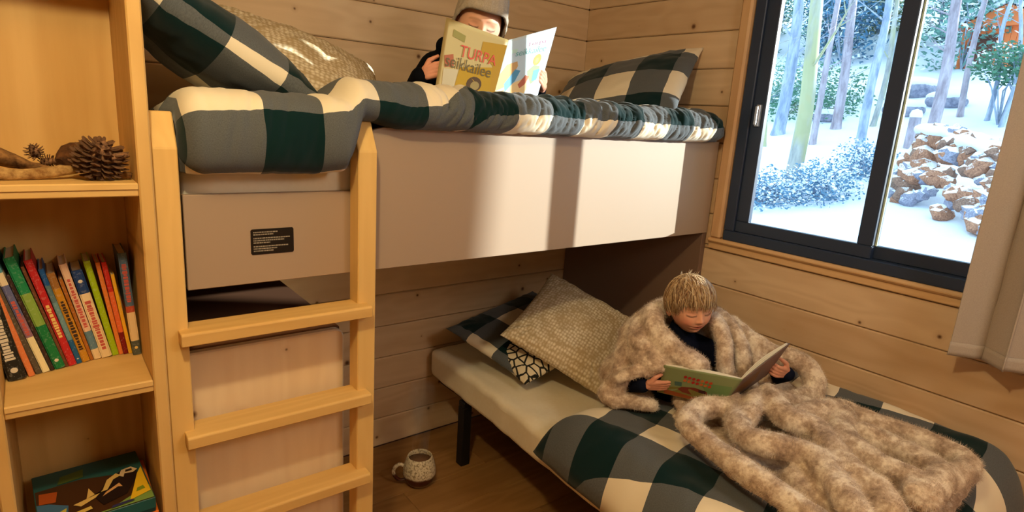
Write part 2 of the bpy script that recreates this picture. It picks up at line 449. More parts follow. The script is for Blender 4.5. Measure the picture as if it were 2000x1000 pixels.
# ------------------------------------------------------------------ bookcase
bc = thing('bookcase', (.03, 1.54, 0), 'tall narrow pine bookcase left of the ladder with three open compartments in view', 'bookcase')
box('side_panel', (.158, .1845, 1.400, 1.688, 0, 2.2), M['shelf_v'], bc, .003)
box('side_panel', (-.115, -.091, 1.400, 1.688, 0, 2.2), M['shelf_v'], bc, .003)
box('back_panel', (-.0905, .1575, 1.676, 1.688, 0, 2.19), M['shelf_v'], bc, .0)
for zt in (1.373, .949, .53, .10):
    sh = box('shelf_board', (-.0905, .1575, 1.4015, 1.6755, zt-.027, zt), M['shelf'], bc, .002)
box('shelf_board', (-.0905, .1575, 1.4015, 1.6755, 1.85, 1.877), M['shelf'], bc, .002)
box('shelf_board', (-.0905, .1575, 1.4015, 1.6755, 2.173, 2.2), M['shelf'], bc, .002)
for zt in (1.373, .949, .53):
    box('edge_strip', (-.090, .157, 1.3985, 1.4012, zt-.013, zt-.001), M['shelf'], bc, .001)

# books in a row, leaning left
def spine_mat(name, stops, speck=None, s0=0, s1=0):
    """stops: (height, colour) bands from the foot up in metres"""
    k = NT(name, .5); sep = k.n('ShaderNodeSeparateXYZ', ins={0: k.obj()})
    H = .32
    st = [(z/H, c) for z, c in stops]
    c = k.ramp(k.math('DIVIDE', sep.outputs[2], H), st, 'CONSTANT')
    n = k.noise(k.map(k.obj(), (220, 220, 220)), 1, 2)
    c = k.mix(k.math('MULTIPLY', k.math('GREATER_THAN', n, .60), .10), c, (.8, .78, .7, 1))
    k.color(c); return k.m
def book(x, y, wd, ht, dp, lean, stops, label, print_col=None, pz=(.06, .18), mark=None):
    """upright book: foot of the spine centred at x,y on the middle shelf"""
    z0 = .949
    b = D.objects.new('book', None); COL.objects.link(b); b.empty_display_size = .03
    a = math.radians(lean)
    b.location = (x, y, z0+abs(math.sin(a))*wd/2+.0005); b.rotation_euler = (0, -a, 0)
    setp(b, label, 'book', 'books on the middle shelf')
    m = spine_mat('spine_print', stops)
    bm = bmesh.new(); t = .0018; h = wd/2
    add_box(bm, -h, -h+t, 0, dp, 0, ht, bev=.0003); add_box(bm, h-t, h, 0, dp, 0, ht, bev=.0003)
    r = min(h*.35, .006)
    va = [(-h+.0003, .001), (-h+r, -r*.6), (h-r, -r*.6), (h-.0003, .001), (h-.0003, t+.001), (-h+.0003, t+.001)]
    A = [bm.verts.new((p, q, .0002)) for p, q in va]; B = [bm.verts.new((p, q, ht-.0002)) for p, q in va]
    bm.faces.new(A[::-1]); bm.faces.new(B)
    for i in range(6): bm.faces.new((A[i], A[(i+1) % 6], B[(i+1) % 6], B[i]))
    bmesh.ops.recalc_face_normals(bm, faces=bm.faces)
    def ch(name, me, mat):
        me.materials.append(mat); o = D.objects.new(name, me); COL.objects.link(o); o.parent = b; return o
    cover = ch('cover', bm_mesh(bm), m)
    bm = bmesh.new(); add_box(bm, -h+t, h-t, .003, dp-.004, .003, ht-.003); ch('page_block', bm_mesh(bm), M['white_paper'])
    if print_col is not None:
        bm = bmesh.new(); rnd = random.Random(int(x*9999)); z = pz[0]; yy = -r*.6
        while z < pz[1]:
            l = rnd.uniform(.004, .010); q = wd*rnd.uniform(.18, .30)
            add_box(bm, -q, q, yy-.0005, yy+.0001, z, z+l*.75, bev=.0001); z += l
        o = D.objects.new('spine_lettering', bm_mesh(bm)); o.data.materials.append(print_col); COL.objects.link(o); o.parent = cover; o['kind'] = 'stuff'
    if mark is not None:
        bm = bmesh.new(); bmesh.ops.create_uvsphere(bm, u_segments=10, v_segments=6, radius=1)
        for v in bm.verts: v.co = Vector((v.co.x*wd*.22, -r*.6-.0001+v.co.y*.0006, mark[0]+v.co.z*wd*.2))
        o = D.objects.new('spine_emblem', bm_mesh(bm)); o.data.materials.append(mark[1]); COL.objects.link(o); o.parent = cover
    return b
P_w = plain('pale_print', lin(214, 206, 190), .6); P_k = plain('dark_print', lin(60, 44, 34), .6); P_r = plain('rose_print', lin(196, 90, 80), .6); P_g = plain('gold_print', lin(230, 200, 120), .6)
K = lin
book(-.070, 1.530, .030, .262, .13, 9, [(0, K(34, 34, 32))], 'thick black book with pale spine lettering at the left end of the row', P_w, (.045, .2), (.022, P_w))
book(-.0465, 1.538, .0105, .250, .12, 12, [(0, K(222, 128, 76))], 'thin orange book between the black one and the grey one')
book(-.0345, 1.545, .0095, .248, .12, 14, [(0, K(88, 78, 64))], 'thin dark grey book left of the lilac and cream one')
book(-.0222, 1.548, .0125, .268, .13, 14, [(0, K(236, 224, 180)), (.085, K(150, 110, 130)), (.135, K(98, 104, 150)), (.205, K(232, 214, 180)), (.232, K(90, 150, 160))], 'lilac blue spined book with cream foot and teal head', P_r, (.09, .17))
book(-.0112, 1.552, .0065, .225, .12, 14, [(0, K(60, 40, 34))], 'very thin dark maroon book left of the green one')
book(.0022, 1.556, .0185, .262, .14, 14, [(0, K(24, 120, 66)), (.105, K(136, 170, 76)), (.18, K(30, 134, 84))], 'green book with a lighter green middle band', None, (.1, .17), (.02, P_w))
book(.0148, 1.560, .0055, .240, .13, 13.5, [(0, K(112, 66, 40))], 'thin brown book between the green and the red one')
book(.0252, 1.562, .0140, .252, .13, 13, [(0, K(190, 40, 44))], 'crimson red book with pale lettering', P_g, (.07, .15))
book(.0376, 1.568, .0092, .228, .13, 12.5, [(0, K(30, 92, 140)), (.058, K(110, 150, 160)), (.15, K(88, 120, 130)), (.19, K(24, 84, 150))], 'thin blue and slate book right of the red one', None, (.06, .1), (.012, P_w))
book(.0500, 1.572, .0142, .216, .14, 12.5, [(0, K(196, 138, 34)), (.18, K(156, 106, 50))], 'mustard gold book with a brownish head', P_k, (.03, .15))
book(.0612, 1.576, .0065, .200, .14, 12, [(0, K(168, 100, 34))], 'slim rusty gold book beside the mustard one')
book(.0722, 1.578, .0140, .232, .14, 11.5, [(0, K(228, 204, 160)), (.025, K(96, 130, 150)), (.07, K(226, 190, 160))], 'cream book with pinkish print and a blue band near its foot', P_r, (.08, .19))
book(.0900, 1.580, .0200, .214, .14, 11, [(0, K(236, 214, 172)), (.158, K(30, 62, 118))], 'cream book with a navy blue head carrying a white mark', P_r, (.02, .14), (.188, P_w))
book(.1072, 1.584, .0125, .232, .14, 9.5, [(0, K(164, 196, 20))], 'bright lime green book')
book(.1180, 1.584, .0085, .226, .13, 7.5, [(0, K(230, 132, 62))], 'slim orange book right of the lime green one')
book(.1275, 1.582, .0100, .226, .13, 7, [(0, K(128, 20, 24)), (.055, K(232, 110, 60)), (.155, K(206, 46, 38))], 'coral red book with dark red foot')
book(.1362, 1.580, .0070, .196, .13, 6.5, [(0, K(238, 180, 40))], 'thin bright yellow book')
book(.1480, 1.566, .0165, .246, .13, 3.2, [(0, K(86, 92, 84)), (.034, K(234, 206, 160)), (.105, K(190, 80, 56)), (.12, K(84, 108, 136))], 'grey blue book with cream lower half leaning at the right end of the row', P_r, (.13, .22), (.018, P_g))

# pine cones, driftwood and bark on the top shelf
bark = None
def bark_mat(name, a, b, sc=60):
    k = NT(name, .9); n = k.noise(k.map(k.obj(), (sc, sc, sc)), 1, 4, .65); k.color(k.ramp(n, [(.35, a), (.65, b)])); k.bump(n, .6, .003); return k.m
M['cone'] = bark_mat('cone_scale', lin(52, 30, 20), lin(150, 112, 82), 90)
M['bark'] = bark_mat('driftwood_bark', lin(66, 40, 20), lin(150, 110, 64), 50)
M['bark2'] = bark_mat('pale_driftwood', lin(120, 84, 44), lin(190, 156, 100), 50)
def cone(name, c, R, H, axis, label, rows=9, per=9, group='pine cones on the top shelf'):
    t = D.objects.new(name, None); COL.objects.link(t); t.location = c; setp(t, label, 'pine cone', group)
    ax = Vector(axis).normalized(); q = Vector((0, 0, 1)).rotation_difference(ax)
    bm = bmesh.new(); lathe(bm, [(0, -H*.5), (R*.45, -H*.35), (R*.5, 0), (R*.25, H*.4), (0, H*.5)], (0, 0, 0), 12)
    for v in bm.verts: v.co = q @ v.co
    me = bm_mesh(bm); me.materials.append(M['cone']); core = D.objects.new('core', me); COL.objects.link(core); core.parent = t
    b2 = bmesh.new()
    # one woody scale pointing along +x
    P = [(0, -.3, -.08), (0, .3, -.08), (.75, .42, .02), (.98, .22, .12), (1.0, 0, .20), (.98, -.22, .12), (.75, -.42, .02), (.8, 0, .16), (.7, 0, -.14)]
    V = [b2.verts.new(p) for p in P]
    for f in ((0, 7, 1), (1, 7, 2), (2, 7, 3), (3, 7, 4), (4, 7, 5), (5, 7, 6), (6, 7, 0), (0, 1, 8), (1, 2, 8), (2, 3, 8), (3, 4, 8), (4, 5, 8), (5, 6, 8), (6, 0, 8)): b2.faces.new([V[i] for i in f])
    bmesh.ops.recalc_face_normals(b2, faces=b2.faces)
    sm = bm_mesh(b2); sm.materials.append(M['cone'])
    for r_ in range(rows):
        u = r_/(rows-1); zz = (u-.5)*H*.86; prof = math.sin(PI*(.14+.80*u))**.6
        n = max(5, int(per*prof))
        for k in range(n):
            a = 2*PI*(k+.5*(r_ % 2))/n+.2*r_
            s = R*(.62+.1*random.random())*prof
            o = D.objects.new('scale', sm); COL.objects.link(o); o.parent = t
            o.location = q @ Vector((math.cos(a)*R*.38*prof, math.sin(a)*R*.38*prof, zz))
            tilt = 1.1*(u-.35)
            m = q.to_matrix() @ Matrix.Rotation(a, 3, 'Z') @ Matrix.Rotation(tilt*-.8+.1, 3, 'Y')
            o.rotation_euler = m.to_euler(); o.scale = (s, s*.62, s*.8)
    return t
cone('pine_cone', (.103, 1.466, 1.4155), .050, .078, (.25, -.30, .9), 'large open brown pine cone standing at the right of the upper shelf', 9, 13)
cone('pine_cone', (.000, 1.560, 1.420), .018, .030, (-.3, -.2, .9), 'small round pine cone perched on the left driftwood', 6, 8)
cone('pine_cone', (.022, 1.555, 1.400), .016, .034, (.8, -.3, .1), 'small dark pine cone lying just right of the perched one', 6, 8)
def stick(name, pts, rads, mat, label, cat, parent=None, flat=1., n=6, amp=.002):
    P_ = spline(pts, n); R_ = []
    for i in range(len(P_)):
        u = i/(len(P_)-1)*(len(rads)-1); k = min(int(u), len(rads)-2); R_.append(rads[k]+(rads[k+1]-rads[k])*(u-k))
    bm = bmesh.new(); tube(bm, P_, R_, 12, flat=flat)
    for v in bm.verts: v.co += Vector((nz(v.co.x*90, v.co.y*90, v.co.z*90), nz(v.co.y*90, v.co.x*90, 3), nz(v.co.z*90, v.co.x*90, 7)))*amp
    o = link(name, bm_mesh(bm), mat, parent)
    return setp(o, label, cat) if label else o
stick('driftwood', [(-.088, 1.475, 1.392), (-.03, 1.47, 1.383), (.03, 1.475, 1.389), (.082, 1.50, 1.394)], [.016, .0105, .011, .007], M['bark2'], 'pale curved driftwood stick lying along the front of the upper shelf', 'driftwood')
stick('bark_slab', [(-.090, 1.52, 1.428), (-.045, 1.52, 1.408), (-.005, 1.53, 1.393), (.03, 1.535, 1.386)], [.040, .028, .016, .006], M['bark'], 'dark slab of bark sloping down from the left behind the driftwood', 'bark', flat=.55)
stick('bark_piece', [(.040, 1.545, 1.396), (.058, 1.57, 1.407), (.080, 1.58, 1.412), (.100, 1.58, 1.408)], [.010, .024, .024, .014], bark_mat('dark_bark', lin(56, 32, 16), lin(104, 66, 34), 60), 'dark brown chunk of bark behind the large pine cone', 'bark', flat=1.2)
stick('twig', [(.118, 1.445, 1.418), (.134, 1.447, 1.421), (.150, 1.45, 1.424)], [.006, .008, .003], M['cone'], 'stubby twig sticking out right of the large pine cone', 'twig')
stick('bark_crumb', [(.130, 1.455, 1.381), (.143, 1.457, 1.384), (.153, 1.455, 1.380)], [.006, .008, .005], M['bark'], 'small bark crumb in the right corner of the upper shelf', 'bark', amp=.004)

# boxed puzzles on the lower shelf
def boxed(name, x0, x1, y0, y1, z0, z1, rot, matside, mattop, label):
    c = Vector(((x0+x1)/2, (y0+y1)/2, z0))
    t = D.objects.new(name, None); COL.objects.link(t); t.location = c; t.rotation_euler = (0, 0, rot); setp(t, label, 'box', 'picture boxes on the lower shelf')
    w_, d_, h_ = (x1-x0)/2, (y1-y0)/2, z1-z0
    bm = bmesh.new(); add_box(bm, -w_+.001, w_-.001, -d_+.001, d_-.001, 0, h_*.6, bev=.001); me = bm_mesh(bm); me.materials.append(matside)
    o = D.objects.new('tray', me); COL.objects.link(o); o.parent = t
    bm = bmesh.new(); add_box(bm, -w_, w_, -d_, d_, h_*.25, h_, bev=.001); me = bm_mesh(bm); me.materials.append(mattop)
    o2 = D.objects.new('lid', me); COL.objects.link(o2); o2.parent = t
    return t, o2, w_, d_, h_
boxed('picture_box', -.070, .154, 1.42, 1.66, .5305, .588, 0, plain('blue_card', lin(70, 84, 130), .5), plain('violet_card', lin(112, 96, 140), .5), 'lowest picture box with blue violet sides, under two others')
boxed('picture_box', -.066, .150, 1.41, 1.655, .589, .626, .0, plain('orange_card', lin(206, 96, 30), .5), plain('orange_lid', lin(226, 118, 36), .5), 'middle picture box with an orange rim and dark red back corner')
tb, tlid, bw, bd, bh = boxed('picture_box', -.068, .140, 1.405, 1.640, .627, .662, .05, plain('dark_teal_card', lin(24, 56, 60), .45), plain('teal_lid', lin(30, 84, 84), .4), 'topmost picture box with a teal, brown and yellow animal picture')
def poly_on(parent, pts, z, mat, name='picture_patch'):
    bm = bmesh.new(); A = [bm.verts.new((x, y, z)) for x, y in pts]; B = [bm.verts.new((x, y, z+.0003)) for x, y in pts]
    f = bm.faces.new(B); bm.faces.new(A[::-1])
    for i in range(len(pts)): bm.faces.new((A[i], A[(i+1) % len(pts)], B[(i+1) % len(pts)], B[i]))
    bmesh.ops.recalc_face_normals(bm, faces=bm.faces)
    bmesh.ops.triangulate(bm, faces=bm.faces)
    me = bm_mesh(bm); me.materials.append(mat); o = D.objects.new(name, me); COL.objects.link(o); o.parent = parent; return o
def picture():
    W, H = bw-.002, bd-.002
    def s(l): return [((a-.5)*2*W, (b-.5)*2*H) for a, b in l]
    C = lambda *c: plain('print_ink', lin(*c), .4)
    L = [([(0, 0), (1, 0), (1, .55), (.75, .62), (.4, .72), (.0, .70)], C(66, 40, 22)),
         ([(0, .0), (.22, 0), (.26, .30), (.10, .42), (0, .45)], C(64, 104, 140)),
         ([(.02, .45), (.16, .42), (.19, .60), (.03, .64)], C(164, 76, 30)),
         ([(.04, .02), (.2, .02), (.24, .26), (.12, .2)], C(190, 176, 70)),
         ([(.20, .72), (.44, .74), (.46, .90), (.24, .86)], C(74, 96, 40)),
         ([(.28, .0), (.60, .02), (1, .25), (1, .0)], C(120, 150, 74)),
         ([(.55, .12), (.78, .20), (.90, .42), (.95, .60), (.80, .66), (.62, .50), (.50, .28)], C(34, 24, 22)),
         ([(.76, .56), (.80, .52), (.82, .58), (.90, .56), (.95, .60), (.90, .68), (.80, .66)], C(214, 190, 150)),
         ([(.83, .60), (.90, .60), (.90, .64), (.84, .64)], C(40, 30, 24)),
         ([(.30, .26), (.42, .30), (.46, .48), (.50, .34), (.62, .36), (.70, .52), (.78, .56), (.74, .62), (.64, .54), (.58, .38), (.50, .28), (.36, .20)], C(214, 180, 104)),
         ([(.56, .26), (.72, .36), (.76, .34), (.74, .42), (.60, .32)], C(206, 156, 100)),
         ([(.78, .05), (.99, .12), (.99, .62), (.93, .50), (.86, .28)], C(228, 186, 40)),
         ([(.30, .06), (.45, .10), (.44, .15), (.30, .12)], C(206, 178, 90)),
         ([(.26, .0), (.36, .0), (.40, .05), (.28, .04)], C(168, 60, 70)),
         ([(.86, .16), (.95, .18), (.94, .24), (.88, .22)], C(120, 140, 40)),
         ([(.60, .0), (.82, .02), (.80, .05), (.62, .04)], C(50, 50, 90))]
    for i, (l, m) in enumerate(L): poly_on(tlid, s(l), bh+.0001+.00035*i, m)
picture()

# ------------------------------------------------------------------ low bed
low = thing('low_bed', (1.8, 1.35, 0), 'low single bed on square black legs beneath and in front of the bunk', 'bed')
boxes('bed_frame', [(1.35, 1.44, .48, .525, .285, .3115), (1.385, 1.44, 1.995, 2.04, .285, .3115), (1.43, 2.235, .46, 2.27, .285, .3115)], M['black_metal'], low, .004)
for (x, y) in ((1.385, 1.995), (2.19, 2.20), (1.345, .48), (2.19, .48)):
    box('leg', (x, x+.045, y, y+.045, 0, .2845), M['black_metal'], low, .003)
def lowwarp(p):
    u = (2.33-p.y)/2.0
    e = 1-min(max((p.x-1.38)/.5, 0), 1)
    x = p.x-.125*u*e
    side = sstep(1.46, 1.38, p.x)
    x += side*(.010*nz(p.y*9, p.z*4)+.006*nz(p.y*21, p.z*3+5))
    z = p.z
    if p.z > .42: z += .004*nz(p.x*6+p.y*9, p.y*4-p.x*5)+.0025*nz(p.x*19+9, p.y*12)
    return Vector((x, p.y, z))
mat_l = link('mattress', bm_mesh(round_box((1.40, .36, .3125), (XW-.010, 2.33, .452), .032, 60, lowwarp)), M['sheet'], None, smooth=True)
setp(mat_l, 'cream sheeted mattress of the low bed with a wrinkled fitted sheet', 'mattress')

# ------------------------------------------------------------------ pillows
def pillow_mesh(w_, h_, t_, n=44, pinch=.06, wr=.006, seed=0, cell=.15, uo=(0, 0), knit=0, flange=0, power=.5, uvrot=0):
    vs = []; fs = []; uv = []
    def side(sgn, base):
        for j in range(n+1):
            for i in range(n+1):
                u = -1+2*i/n; v = -1+2*j/n
                u = math.copysign(abs(u)**.85, u); v = math.copysign(abs(v)**.85, v)
                uu, vv = (1-u*u), (1-v*v)
                th = max(uu*vv, 0)**power*t_/2
                px = u*w_/2*(1-pinch*vv*abs(u)**3); py = v*h_/2*(1-pinch*uu*abs(v)**3)
                cx = max(abs(u), abs(v))
                wz = wr*sstep(0, .35, uu*vv*3)*(nz(px*11+seed, py*11, seed)+.6*nz(px*26+seed, py*26, seed+4))
                rad = wr*.8*math.exp(-((1-abs(u))**2+(1-abs(v))**2)*5)*math.sin(14*math.atan2(abs(py)-h_*.25, abs(px)-w_*.25)+seed)*sstep(0, .2, uu*vv*4)
                kz = 0
                if knit:
                    a = px/knit; b = py/knit
                    kz = knit*.16*(abs(math.sin(PI*(a+.5*math.sin(PI*b)))))*sstep(0, .1, uu*vv*4)
                vs.append((px, py, sgn*(th+wz+rad+kz)))
                cr, sr = math.cos(uvrot), math.sin(uvrot)
                uv.append(((px*cr-py*sr)/cell+uo[0], (px*sr+py*cr)/cell+uo[1]))
        for j in range(n):
            for i in range(n):
                a = base+j*(n+1)+i; f = (a, a+1, a+n+2, a+n+1); fs.append(f if sgn > 0 else f[::-1])
    side(1, 0); side(-1, (n+1)**2)
    me = D.meshes.new('pillow'); me.from_pydata(vs, [], fs)
    ul = me.uv_layers.new(name='uv')
    for l in me.loops: ul.data[l.index].uv = uv[l.vertex_index]
    bm = bmesh.new(); bm.from_mesh(me)
    bmesh.ops.remove_doubles(bm, verts=bm.verts, dist=.0004); bm.to_mesh(me); bm.free()
    for p in me.polygons: p.use_smooth = True
    return me
def place(o, c, ux, vy):
    """centre c, local x along ux, local y near vy"""
    X = Vector(ux).normalized(); Y = Vector(vy); Y = (Y-X*Y.dot(X)).normalized(); Z = X.cross(Y)
    m = Matrix((X, Y, Z)).transposed().to_4x4(); m.translation = Vector(c); o.matrix_world = m
def pillow(name, me, mats, c, ux, vy, label, group=None, cat='pillow'):
    o = link(name, me, mats); place(o, c, ux, vy); return setp(o, label, cat, group)
def knit_mat(name, a, b, s=.016):
    k = NT(name, .95)
    vo = k.n('ShaderNodeTexVoronoi', ins={'Vector': k.map(k.obj(), (1/s, 1/s*1.3, 1/s)), 'Scale': 1.0, 'Randomness': .35})
    d = vo.outputs['Distance']; k.color(k.ramp(d, [(.15, a), (.62, b)])); k.bump(k.math('SUBTRACT', 1., d), .6, .003); k.b.inputs['Specular IOR Level'].default_value = 0.0  # darker between stitches: shading put into the yarn colour
    return k.m
M['knit'] = knit_mat('cream_cable_knit', lin(234, 224, 202), lin(186, 166, 132))
pillow('check_pillow', pillow_mesh(.52, .50, .20, seed=2, uo=(.15, .55), pinch=.05, power=.55), M['gingham'], (.405, 1.84, 1.668), (.86, 0, -.50), (0, 1, 0), 'green check pillow tilted against the bookcase at the left end of the upper bunk')
pillow('knit_pillow', pillow_mesh(.58, .44, .18, seed=5, n=100, knit=.016), M['knit'], (.715, 2.04, 1.640), (.95, -.05, -.26), (.10, .80, .58), 'cream knitted cushion against the back wall on the upper bunk')
pillow('check_pillow', pillow_mesh(.66, .48, .17, seed=9, uo=(.25, .1), pinch=.05, power=.5), M['gingham'], (2.025, 1.87, 1.675), (.26, -.94, .20), (-.74, -.12, -.62), 'green check pillow leaning on the window wall at the right end of the upper bunk')
pillow('check_pillow', pillow_mesh(.62, .48, .12, seed=12, uo=(.75, .2), pinch=.04, power=.5), M['gingham'], (1.735, 1.995, .585), (.97, .20, .10), (-.22, .95, .22), 'green check pillow lying at the head of the low bed, under the two cushions')
pillow('knit_cushion', pillow_mesh(.475, .475, .15, seed=15, n=100, knit=.015), M['knit'], (1.750, 1.725, .678), (.37, .15, .16), (-.23, .35, .16), 'large square cream knitted cushion propped beside the child on the low bed')
def pebble_mat():
    k = NT('black_white_pebble_print', .85)
    v = k.map(k.obj(), (26, 34, 26), rot=(0, 0, .5))
    vo = k.n('ShaderNodeTexVoronoi', voronoi_dimensions='2D', feature='DISTANCE_TO_EDGE', ins={'Vector': v, 'Scale': 1.0})
    k.color(k.ramp(vo.outputs[0], [(.09, lin(30, 30, 26)), (.13, lin(226, 214, 188))])); return k.m
pillow('lumbar_cushion', pillow_mesh(.36, .27, .10, seed=19, pinch=.03), [pebble_mat()], (1.605, 1.865, .568), (-.03, -.99, -.14), (.92, 0, .30), 'small black and white pebble print cushion under the knitted cushion on the low bed', cat='cushion')

# ------------------------------------------------------------------ duvets
def cr(P, t):
    """Catmull-Rom through 2-D points, t in 0..1"""
    n = len(P)-1; s = min(t*n, n-1e-6); i = int(s); t = s-i
    a = P[max(i-1, 0)]; b = P[i]; c = P[i+1]; d = P[min(i+2, n)]
    return tuple(.5*((2*b[k])+(c[k]-a[k])*t+(2*a[k]-5*b[k]+4*c[k]-d[k])*t*t+(3*b[k]-a[k]-3*c[k]+d[k])*t**3) for k in range(2))
def upper_duvet():
    PR = [(2.24, 1.470), (2.02, 1.515), (1.76, 1.575), (1.60, 1.612), (1.50, 1.612), (1.447, 1.585), (1.430, 1.548), (1.442, 1.516), (1.480, 1.5035), (1.525, 1.5035)]
    PL = [(2.24, 1.470), (2.02, 1.500), (1.76, 1.535), (1.58, 1.562), (1.485, 1.562), (1.425, 1.538), (1.408, 1.478), (1.415, 1.420), (1.445, 1.392), (1.485, 1.392)]
    X0, X1 = .245, 2.245; nu, nv = 420, 100
    def fn(u, v):
        x = X0+(X1-X0)*u
        k = sstep(.600, .655, x+.0*v)
        a = cr(PL, v); b = cr(PR, v); y = a[0]+(b[0]-a[0])*k; z = a[1]+(b[1]-a[1])*k
        # bulge of the fold where the hanging part meets the part on the rail
        fb = math.exp(-((x-.590)/.035)**2)*sstep(.35, .62, v)*(1-sstep(.86, 1., v)); y -= .012*fb; z += .008*fb
        if x > .6: z += .016*(1-sstep(.68, .78, x))*sstep(.5, .8, v)
        front = sstep(.32, .55, v)
        e = min((x-X0)/.045, 1); e2 = min((X1-x)/.10, 1)
        s = math.sqrt(max(1-(1-e)**2, 0))*math.sqrt(max(1-(1-e2)**2, 0))
        cz = 1.46 if x < .66 else 1.53; cy = 1.75 if v < .4 else 1.50
        y = cy+(y-cy)*(s if v > .3 else 1); z = cz+(z-cz)*(.25+.75*s) if v < .9 else z
        right = sstep(.70, 1.0, x)
        amp = .004+.006*right
        wx = x+.10*(v-.5)*right+.02*nz(x*3, v*3)
        wr = nz(wx*24, v*3.2, 1.)*amp+nz(wx*62+v*5, v*6, 8.)*amp*.9+nz(wx*110-v*9, v*10, 2.)*amp*.5*right+nz(wx*5, v*2, 4.)*.008
        wr += -abs(nz(wx*16, v*2.2, 15.))*amp*1.2
        wr *= sstep(0, .1, v)*(1-sstep(.90, 1.0, v)*.95)
        tv = front
        y2 = y-wr*tv; z2 = z+wr*(1-tv*.5)
        if x > .72: z2 = max(z2, 1.5022) if v > .8 else z2
        return Vector((x, y2, z2))
    def arc(P):
        q = [cr(P, k/nv) for k in range(nv+1)]; d = [0.]
        for a, b in zip(q, q[1:]): d.append(d[-1]+math.hypot(b[0]-a[0], b[1]-a[1]))
        return d
    aL, aR = arc(PL), arc(PR)
    kL = max(i for i in range(nv+1) if cr(PL, i/nv)[1] > 1.525); kR = max(i for i in range(nv+1) if cr(PR, i/nv)[1] > 1.556)
    def uvf(u, v):
        x = X0+(X1-X0)*u; k = sstep(.600, .655, x); i = int(round(v*nv))
        d = (aL[i]-aL[kL])*(1-k)+(aR[i]-aR[kR])*k
        return ((x-.40)/.145+1+.25*d/.145*sstep(.7, 1., x)+.10*nz(x*4, d*5), d/.145+1+1.0*sstep(.86, 1.06, x)*1.+.10*nz(x*5, 3.)+10)
    me = grid_mesh(nu, nv, fn, uvf)
    o = link('check_duvet', me, M['gingham'])
    m = o.modifiers.new('thick', 'SOLIDIFY'); m.thickness = .006; m.offset = -1
    return setp(o, 'long green buffalo check duvet rumpled along the top bunk, hanging over its notched side', 'duvet')
upper_duvet()

def lower_duvet():
    A, B, C_, E = Vector((1.285, 1.400)), Vector((2.262, 1.18)), Vector((1.195, .345)), Vector((2.262, .275))
    ns, nt = 130, 130
    def base(u, v):
        p = (A*(1-u)+B*u)*(1-v)+(C_*(1-u)+E*u)*v
        p = p+Vector((0, .035*math.sin(PI*u)*(1-v)))
        return p
    def fn(u, v):
        p = base(u, v)
        du = min(u, 1-u)*.98; dv = min(v, 1-v)*1.0
        def edge(d, w_): d = min(d/w_, 1); return math.sqrt(max(1-(1-d)**2, 0))
        h = (.120+.085*sstep(.60, .95, u))*edge(min(du, 1) if u < .5 else min(du*2.6, 1), .13)*edge(dv, .13)
        hump = 0
        z = .4565+h+hump*edge(du, .1)*edge(dv, .1)
        z += (.010*nz(p.x*6, p.y*4, 3)+.006*nz(p.x*15+p.y*8, p.y*9, 7)-.006*abs(nz(p.x*9-p.y*5, p.y*12, 2)))*edge(du, .08)*edge(dv, .08)
        if u < .1:       # the near side sags over the edge of the mattress
            z -= .045*(1-u/.1)**1.5
        q = base(min(max(u, 0), 1), v)
        return Vector((q.x+.010*nz(p.y*7, 2.)*(1-u), q.y+.012*nz(p.x*8, 5.), z))
    c, s = math.cos(.22), math.sin(.22)
    def uvf(u, v):
        p = base(u, v); x, y = p.x-1.235, p.y-.975
        return ((x*c+y*s)/.142+.5+.08*nz(p.x*5, p.y*5, 1)+10+1.5*sstep(1.5, 1.9, p.x), (-x*s+y*c)/.142+.5+.08*nz(p.x*5, p.y*5, 9)+10)
    me = grid_mesh(ns, nt, fn, uvf)
    o = link('check_duvet', me, M['gingham']); m = o.modifiers.new('thick', 'SOLIDIFY'); m.thickness = .012; m.offset = -1
    return setp(o, 'puffy green buffalo check duvet on the low bed beneath the fur blanket', 'duvet')
lower_duvet()

# ------------------------------------------------------------------ curtain
def curtain():
    Y0, Y1, Z0, Z1 = .520, -.55, .925, 2.36
    def fn(u, v):
        y = Y0+(Y1-Y0)*u; z = Z0+(Z1-Z0)*v
        ph = u*2*PI*7.6-.1
        x = 2.168-.034*math.cos(ph)*(1-.25*v)+.010*nz(u*22, v*2, 3)+.004*nz(u*60, v*4)
        y += .012*math.sin(2*ph)+.012*(v-.2)*(-1)*(1-u)+.006*nz(v*3, u*9, 6)
        if u < .012: x += .012*(1-u/.012)
        return Vector((x, y, z))
    me = grid_mesh(260, 60, fn); o = link('curtain', me, M['curtain'])
    m = o.modifiers.new('thick', 'SOLIDIFY'); m.thickness = .0025
    t = setp(o, 'taupe linen curtain hanging in soft folds at the right of the window', 'curtain')
    def hem(u, v):
        q = fn(u, v*.030+.0005); return Vector((q.x-.0035, q.y, q.z))
    h = link('hem', grid_mesh(260, 3, hem), M['curtain'], o); hm = h.modifiers.new('thick', 'SOLIDIFY'); hm.thickness = .0015
    return t
curtain()
rod = thing('curtain_rod', (2.168, .6, 2.385), 'dark metal rod above the window that carries the taupe curtain', 'curtain rod')
bm = bmesh.new(); tube(bm, [(2.168, 1.6, 2.385), (2.168, -.7, 2.385)], .011, 12); link('pole', bm_mesh(bm), M['black_metal'], rod)
for y in (1.52, -.62): box('bracket', (2.168, XW-.001, y-.006, y+.006, 2.379, 2.391), M['black_metal'], rod)

